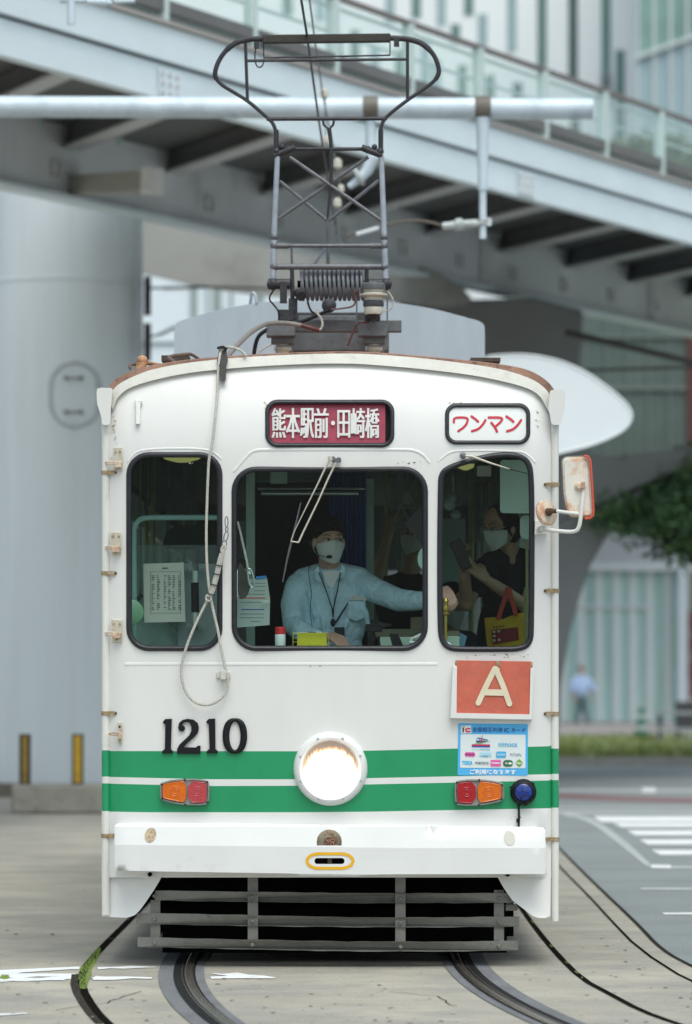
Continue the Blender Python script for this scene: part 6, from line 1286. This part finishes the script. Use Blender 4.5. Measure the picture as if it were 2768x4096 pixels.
wire('contact_wire', [(-.27, 14, zc), tuple(P(1205, 0, F * (zc - H) / 2690)), (P(1228, 0, YP).x, YP, zc), tuple(P(1275, 480, F * (zc - H) / (2690 - 480))), tuple(P(1300, 640, F * (zc - H) / (2690 - 640))), tuple(P(1340, 900, F * (zc - H) / (2690 - 900)))], .007, 'dark overhead contact wire running over the collector bow')
wire('carrier_wire', [(-.20, 16, 5.75)] + [tuple(P(x, y, Y)) for x, y, Y in ((1238, 0, 27), (1262, 180, 29), (1290, 370, 32), (1318, 520, 33), (1345, 640, 34), (1345, 940, 35))], .006, 'thin upper overhead wire with insulators, just right of the contact wire', mat('wire_grey', (.16, .17, .18), .5))
for x, y, r_, lb_ in ((1298, 375, 20, 'topmost'), (1303, 560, 17, 'second from top'), (1350, 655, 22, 'third from top'), (1364, 755, 16, 'fourth from top'), (1349, 812, 20, 'lowest')):
    z = MB(); z.lathe(P(x, y, 33.4), (0, 0, 1), [(-r_ * .0020, .01), (-r_ * .0012, r_ * .0016), (r_ * .0012, r_ * .0016), (r_ * .002, .01)], 14)
    o = z.build('line_insulator', MC['insulator_white'], None); tag(o, 'small white insulator on the wires behind the pantograph, ' + lb_ + ' of five', 'insulator', 'insulators on the overhead wires')
z = MB(); z.tube([P(1300, 375, 33.4), P(1303, 560, 33.4), P(1350, 650, 33.4), P(1362, 755, 33.4), P(1350, 830, 33.4), P(1360, 1000, 33.4)], .005, 6); o = z.build('dropper_wire', MC['wire_grey'], None); tag(o, 'thin dropper wire carrying the white insulators', 'wire')
# span wire fittings at the pier
z = MB()
for y0, y1 in ((1098, 1262), (1285, 1445)): z.bar(P(563, y0, 52.3), P(563, y1, 52.3), 17 * 52 / F, .05, m=0); z.bar(P(590, y0 + 8, 52.3), P(590, y1, 52.3), 28 * 52 / F, .03, m=1)
for y in (1118, 1156, 1196, 1306, 1345, 1382): z.lathe(P(588, y, 52.26), d, [(0, .026), (.02, .024)], 12, m=1)
o = z.build('pier_strap', [steell, steeld], None); tag(o, 'steel anchor straps with black bolt plates on the side of the round pier', 'anchor')
def spiky(pts, r0, r1, seg):
    z = MB(); P3 = [P(x, y, 52.3) for x, y in pts]; z.tube(P3, .014, 8); a, b = P3[seg[0]], P3[seg[1]]
    for i in range(seg[2]): t = i / (seg[2] - 1); c_ = a.lerp(b, t); z.lathe(c_ - (b - a).normalized() * .006, (b - a), [(0, .015), (.004, r1), (.010, .015)], 12)
    return z
z = spiky([(600, 1152), (660, 1153), (820, 1148), (1100, 1155), (1400, 1160)], 0, .055, (1, 2, 16)); o = z.build('span_wire', steeld, None); tag(o, 'black span wire with ribbed insulator running level from the round pier', 'wire')
z = spiky([(600, 1347), (640, 1338), (720, 1300), (900, 1240)], 0, .05, (1, 2, 9)); o = z.build('span_wire', steeld, None); tag(o, 'black span wire with ribbed insulator rising from the round pier towards the cooling unit', 'wire')
for (a, b, r_, lb_) in (((2260, 1328), (2800, 1455), .045, 'thick dark cable sloping down behind the right end of the tram roof'), ((2320, 1482), (2800, 1468), .02, 'thin level dark cable below the thick sloping cable')):
    z = MB(); z.tube([P(*a, 58), P(*b, 58)], r_, 8); o = z.build('cable', mat('cable_brown', (.07, .065, .06), .8), None); tag(o, lb_, 'cable')

# ------------------------------------------------------------------ buildings
def bwin(cxp, y0, y1, w, Y, mt, parent, fr=None, nm='window'):
    z = MB(); z.plate(rect(cxp - w / 2, y0, cxp + w / 2, y1), FL(Y), .03, .12); o = z.build(nm, mt, parent); return o
clad = mat('white_cladding', (.93, .96, .98), .6, var=.03, scale=.4); gteal = mat('window_teal', (.13, .24, .22), .15, var=.25, scale=.3, spec=.8); gdark = mat('window_dark_teal', (.055, .10, .10), .15, var=.2, scale=.3, spec=.8); gpale = mat('window_pale', (.36, .48, .50), .2, var=.15, scale=.3)
Yw = 125.0
bw = empty('office_building', tuple(P(2000, 2690, Yw)), 'tall white building with narrow staggered green glass strips above the bridge', 'building'); bw.location.z = 0
z = MB(); z.plate([(-300, -700), (2535, -700), (2535, 1900), (-300, 1900)], FL(Yw), 0, 12); z.build('wall', clad, bw)
wins = [(1560, -60, 90), (1665, -60, 70), (1765, -60, 100), (1875, -60, 60), (1930, 55, 190), (1822, 96, 170), (2047, -60, 205), (2168, -60, 270), (2292, -60, 320), (2424, -60, 350), (1700, 150, 420), (1600, 200, 520), (1500, 180, 560), (1420, 120, 300), (1745, 240, 600), (1850, 260, 560), (1960, 300, 640), (2070, 330, 700), (2180, 420, 760), (2300, 480, 860), (2410, 560, 900), (1350, 160, 420), (1640, 560, 760), (1560, 600, 740), (1470, 620, 700), (2480, 200, 800), (1010, -60, 30), (1150, -40, 60), (1280, -60, 80)]
for i, (x, y0, y1) in enumerate(wins): bwin(x, y0, y1, 38, Yw, (gteal, gdark, gpale)[(i * 7 + i // 3) % 3] if x > 1950 else (gpale, gteal)[i % 2], bw)
z = MB(); 
for y in range(290, 420, 9): z.plate(rect(2400, y, 2446, y + 4), FL(Yw), .12, .05)
z.build('louvre', mat('louvre_grey', (.40, .43, .45), .6), bw)
bg_ = empty('glass_office', tuple(P(2700, 2690, 118)), 'glass curtain wall block at the top right corner beside the white building', 'building'); bg_.location.z = 0
z = MB(); z.plate([(2538, -700), (3300, -700), (3300, 1000), (2538, 1000)], FL(118), 0, 8); z.build('wall', mat('curtain_wall_blue', (.33, .44, .49), .2, var=.10, scale=.2), bg_)
z = MB(); z.plate([(2542, -700), (3300, -700), (3300, 0), (2900, 90), (2768, 142), (2542, 222)], FL(118), .06, .1); z.build('upper_glass', mat('curtain_wall_green', (.20, .33, .31), .2, var=.3, scale=.4), bg_)
z = MB()
for x in range(2545, 3300, 66): z.plate(rect(x, -700, x + 12, 1000), FL(118), .10, .1)
z.plate([(2538, 222), (2900, 92), (2900, 108), (2538, 240)], FL(118), .16, .1); z.build('mullion', mat('mullion_pale', (.55, .62, .62), .5), bg_)
# building glimpsed below the bridge on the left
bl_ = empty('pale_building', tuple(P(800, 2690, 100)), 'pale blue white building glimpsed between the round pier and the cooling unit', 'building'); bl_.location.z = 0
z = MB(); z.plate(rect(420, 1000, 1700, 2950), FL(100), 0, 6); z.build('wall', mat('pale_blue_wall', (.80, .87, .93), .5, var=.03), bl_)
z = MB()
for x, w_ in ((775, 26), (868, 34), (925, 12), (830, 8), (1040, 30)): z.plate(rect(x - w_ / 2, 1000, x + w_ / 2, 2900), FL(100), .05, .1)
z.plate(rect(560, 1365, 1000, 1372), FL(100), .07, .1); z.build('window', mat('win_greygreen', (.30, .37, .36), .4), bl_)
# glass wall below the bridge on the right, its shade put into dark colours
bd_ = empty('shaded_glass_building', tuple(P(2600, 2690, 92)), 'dark greenish glass building in shade between the bridge and the tree on the right', 'building'); bd_.location.z = 0
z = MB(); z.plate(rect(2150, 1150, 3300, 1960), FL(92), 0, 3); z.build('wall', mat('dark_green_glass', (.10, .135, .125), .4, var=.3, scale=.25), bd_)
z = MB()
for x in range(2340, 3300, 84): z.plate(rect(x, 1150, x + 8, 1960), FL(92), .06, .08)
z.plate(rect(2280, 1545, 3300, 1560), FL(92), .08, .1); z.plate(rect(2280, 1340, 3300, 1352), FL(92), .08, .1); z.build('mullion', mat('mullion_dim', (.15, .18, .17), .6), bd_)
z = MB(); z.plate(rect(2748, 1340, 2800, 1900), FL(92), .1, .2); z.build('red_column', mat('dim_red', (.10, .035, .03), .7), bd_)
# ground floor curtain wall
gf = empty('shop_front_building', tuple(P(2500, 2885, 131)), 'glass fronted ground floor with pale mullions right of the tram', 'building'); gf.location.z = 0
YG = 131.0; ctl = mat('shop_glass', (.50, .72, .70), .25, var=.30, scale=.22, stretch=(2, 1, .3), col2=(.42, .50, .42), thr=(.5, .75))
z = MB(); z.plate(rect(1900, 2265, 2755, 2887), FL(YG), 0, 5); z.build('glass_wall', ctl, gf)
z = MB(); z.plate(rect(1900, 1900, 3300, 2265), FL(YG), .3, 6); z.build('louvre_band', mat('light_louvre', (.85, .88, .92), .6, var=.05, scale=.4), gf)
z = MB()
for y in range(1960, 2250, 13): z.plate(rect(1900, y, 3300, y + 3), FL(YG), .36, .05)
z.build('louvre', mat('louvre_shade', (.34, .38, .40), .6), gf)
mul = mat('mullion_white', (.74, .80, .79), .5)
for x in (2255, 2325, 2396, 2466, 2532, 2600, 2672):
    z = MB(); z.plate(rect(x - 13, 2266, x + 13, 2887), FL(YG), .12, .15); z.build('mullion', mul, gf)
z = MB(); z.plate(rect(1900, 2262, 3300, 2282), FL(YG), .5, .3); z.plate(rect(1900, 2420, 2600, 2434), FL(YG), .17, .1); z.build('transom', mat('transom_white', (.66, .71, .73), .5), gf)
z = MB(); z.plate(rect(2714, 2266, 2748, 2810), FL(YG), .8, .4); z.build('pillar', mat('pillar_white', (.68, .74, .80), .5), gf)
z = MB(); z.plate(rect(2760, 2440, 3300, 2790), FL(YG), .3, 2); z.build('red_panel', mat('panel_deep_red', (.22, .03, .04), .6, col2=(.4, .25, .25), var=.1, scale=.8, thr=(.55, .6)), gf)
z = MB(); z.plate(rect(2700, 2806, 3300, 2962), FL(112), 0, 1.5); o = z.build('dark_planter', mat('planter_dark', (.05, .05, .055), .8, var=.1), None, bevel=.03); tag(o, 'dark box planter behind the metal fence at the right edge', 'planter')
pe = empty('person', tuple(G(2325, 2898)), 'distant person in a light blue shirt walking past the glass front', 'person')
YE = 125; pd = lambda x, y, dy=0.0: P(x, y, YE + dy); hh = .95
M, T, hp = head(pd(2328, 2678), 30, 0, 1.0)
blob('body', list(hp) + [('c', [pd(2326, 2695), pd(2325, 2712)], [.05, .06]), ('b', pd(2325, 2750), (.15, .1, .28)), ('c', [pd(2302, 2725), pd(2290, 2765), pd(2298, 2800)], [.05, .04, .035]), ('c', [pd(2350, 2725), pd(2372, 2755), pd(2362, 2790)], [.05, .04, .035]), ('c', [pd(2316, 2800), pd(2312, 2850), pd(2308, 2893)], [.085, .06, .045]), ('c', [pd(2336, 2800), pd(2342, 2850), pd(2346, 2893)], [.085, .06, .045])] + hand(pd(2299, 2806), (0, 0, -1), (-1, 0, 0), 1) + hand(pd(2360, 2798), (0, 0, -1), (1, 0, 0), -1), .012, skin, pe, 2)
blob('shirt', [('b', pd(2326, 2750), (.22, .14, .30)), ('c', [pd(2298, 2722), pd(2326, 2712), pd(2354, 2722)], [.09, .1, .09]), ('c', [pd(2298, 2724), pd(2287, 2758)], [.10, .09]), ('c', [pd(2354, 2724), pd(2374, 2758)], [.10, .09])], .015, mat('light_blue_cloth', (.42, .55, .80), .8), pe, 2)
blob('trousers', [('b', pd(2326, 2795), (.17, .13, .14)), ('c', [pd(2316, 2805), pd(2312, 2850), pd(2308, 2885)], [.11, .085, .075]), ('c', [pd(2336, 2805), pd(2342, 2850), pd(2346, 2885)], [.11, .085, .075])], .015, mat('grey_trousers', (.10, .16, .17), .8), pe, 2)
blob('hair', [('b', T(0, .03, .045), (.088, .095, .090), M)], .015, hairm, pe, 2)
# pavement, grass verge, fence, cone
def band_(nm, y0l, y1l, zz, m_, kind='structure', x0=2050, x1=3600): 
    a, b, c_, e_ = G(x0, y0l), G(x1, y0l), G(x1, y1l), G(x0, y1l); z = MB(); z.add([(a.x - 3, a.y, zz), (b.x, a.y, zz), (c_.x, c_.y, zz), (e_.x - 3, c_.y, zz)], [(0, 1, 2, 3)]); return tag(z.build(nm, m_), kind=kind)
band_('pavement', 2884, 2968, .012, mat('pavement_pink_grey', (.27, .245, .24), .9, var=.06, scale=.6))
z = MB(); random.seed(13); vs = []; fs = []; gx, gy = 46, 8; ya, yb_ = G(0, 3062).y, G(0, 2968).y
for j in range(gy + 1):
    for i in range(gx + 1): vs.append((2.0 + 16 * i / gx, ya + (yb_ - ya) * j / gy + random.uniform(-.3, .3) * (0 < j < gy), .12 + (random.uniform(.0, .09) if 0 < j < gy else -.10)))
for j in range(gy):
    for i in range(gx): a = j * (gx + 1) + i; fs.append((a, a + 1, a + gx + 2, a + gx + 1))
z.add(vs, fs)
for i in range(5000):
    x = 2.2 + random.random() * 9; y = ya + (yb_ - ya) * random.random() ** 1.5; a = random.uniform(0, 6.28); dv = Vector((math.cos(a), math.sin(a), 0)) * .03; p = Vector((x, y, .12)); z.add([p - dv, p + dv, p + Vector((random.uniform(-.06, .06), random.uniform(-.06, .06), random.uniform(.05, .17)))], [(0, 1, 2)])
tag(z.build('grass_verge', mat('verge_green', (.15, .20, .045), .9, var=.35, scale=1.2, col2=(.22, .19, .12), thr=(.48, .7))), 'bright green grass strip across the road beside the pavement', 'grass', kind='stuff')
z = MB(); z.box((9, ya - .2, .07), (16, .25, .14)); tag(z.build('kerb', mat('kerb_grey', (.32, .31, .29), .9, var=.2, scale=1.0)), kind='structure')
co = empty('traffic_cone', tuple(G(2566, 2953)), 'green and white striped traffic cone on the pavement', 'traffic cone'); cb = G(2566, 2953); cm_ = mat('cone_green', (.02, .22, .12), .5); cw_ = mat('cone_white', (.55, .62, .58), .5)
z = MB(); z.box(cb + Vector((0, 0, .03)), (.46, .46, .05)); z.build('foot', mat('cone_foot', (.015, .05, .035), .8), co, bevel=.01)
z = MB()
for i in range(6): t0, t1 = i / 6, (i + 1) / 6; z.lathe(cb + Vector((0, 0, .05 + .78 * t0)), (0, 0, 1), [(0, .17 - .13 * t0), (.13, .17 - .13 * t1)], 20, m=i % 2)
z.build('cone_body', [cm_, cw_], co)
fe = empty('metal_fence', tuple(G(2900, 2992)), 'low grey metal rail fence beside the traffic cone at the right edge', 'fence'); fb = G(2640, 2992); Yf = fb.y
z = MB()
for y in (2852, 2918, 2962): z.bar(P(2612, y, Yf), P(3400, y, Yf), .06, 15 * Yf / F)
z.build('rail', mat('fence_grey', (.34, .37, .40), .5), fe)
for x in (2640, 2712, 2900, 3080, 3260):
    z = MB(); z.bar(P(x, 2845, Yf + .05), Vector((P(x, 0, Yf).x, Yf + .05, 0)), 17 * Yf / F, .06); z.build('post', mat('fence_post_dark', (.06, .08, .10), .6), fe)
# ------------------------------------------------------------------ trees
leafm = [mat('leaf_dark', (.032, .080, .034), .5, var=.4, scale=3), mat('leaf_mid', (.062, .14, .055), .5, var=.4, scale=3), mat('leaf_light', (.15, .25, .09), .5, var=.3, scale=3)]
bark = mat('bark', (.07, .055, .045), .9, var=.3, scale=10)
def tree(nm, label, c, rad, n_leaf, lsize, seed, trunk, mats=leafm):
    random.seed(seed); o = empty(nm, (trunk[0].x, trunk[0].y, 0), label, 'tree'); z = MB()
    z.tube(trunk, [.16, .13, .10, .06][:len(trunk)], 10)
    cl = []
    for i in range(34):
        while True:
            v = Vector((random.uniform(-1, 1), random.uniform(-1, 1), random.uniform(-1, 1)))
            if v.length < 1: break
        p = c + Vector((v.x * rad[0], v.y * rad[1], v.z * rad[2])); cl.append(p); 
        if i % 3 == 0: z.tube([trunk[-1], trunk[-1].lerp(p, .5) + Vector((0, 0, .1)), p], [.04, .025, .01], 6)
    z.build('trunk', bark, o)
    z = MB(); L_ = len(cl)
    for i in range(n_leaf):
        p = cl[i % L_] + Vector((random.gauss(0, 1) * rad[0], random.gauss(0, 1) * rad[1], random.gauss(0, 1) * rad[2])) * .17
        a = Vector((random.gauss(0, 1), random.gauss(0, 1), random.gauss(0, .5))).normalized(); b = a.cross(Vector((random.gauss(0, 1), random.gauss(0, 1), random.gauss(0, 1)))).normalized(); s_ = lsize * random.uniform(.6, 1.3)
        z.add([p - a * s_, p + b * s_ * .5, p + a * s_, p - b * s_ * .5], [(0, 1, 2, 3)], (i % L_) % 3 if random.random() < .7 else random.randrange(3))
    z.build('crown', list(mats), o); return o
tree('street_tree', 'dark green street tree reaching in from the right edge above the shop front', P(2890, 2025, 62), (1.50, 1.0, .80), 17000, .062, 2, [Vector((P(3400, 0, 62).x, 62, 0)), P(3380, 2500, 62), P(3300, 2250, 62), P(3100, 2120, 62)])
tree('rooftop_tree', 'soft green tree seen through the bridge railing glass on the right', P(2640, 655, 82), (1.5, 1.2, .42), 6000, .07, 8, [Vector((P(3300, 0, 82).x, 82, 0)), P(3290, 1200, 82), P(2950, 760, 82)], [mat('leaf_a', (.05, .09, .03), .6), mat('leaf_b', (.09, .15, .05), .6), mat('leaf_c', (.14, .20, .08), .6)])
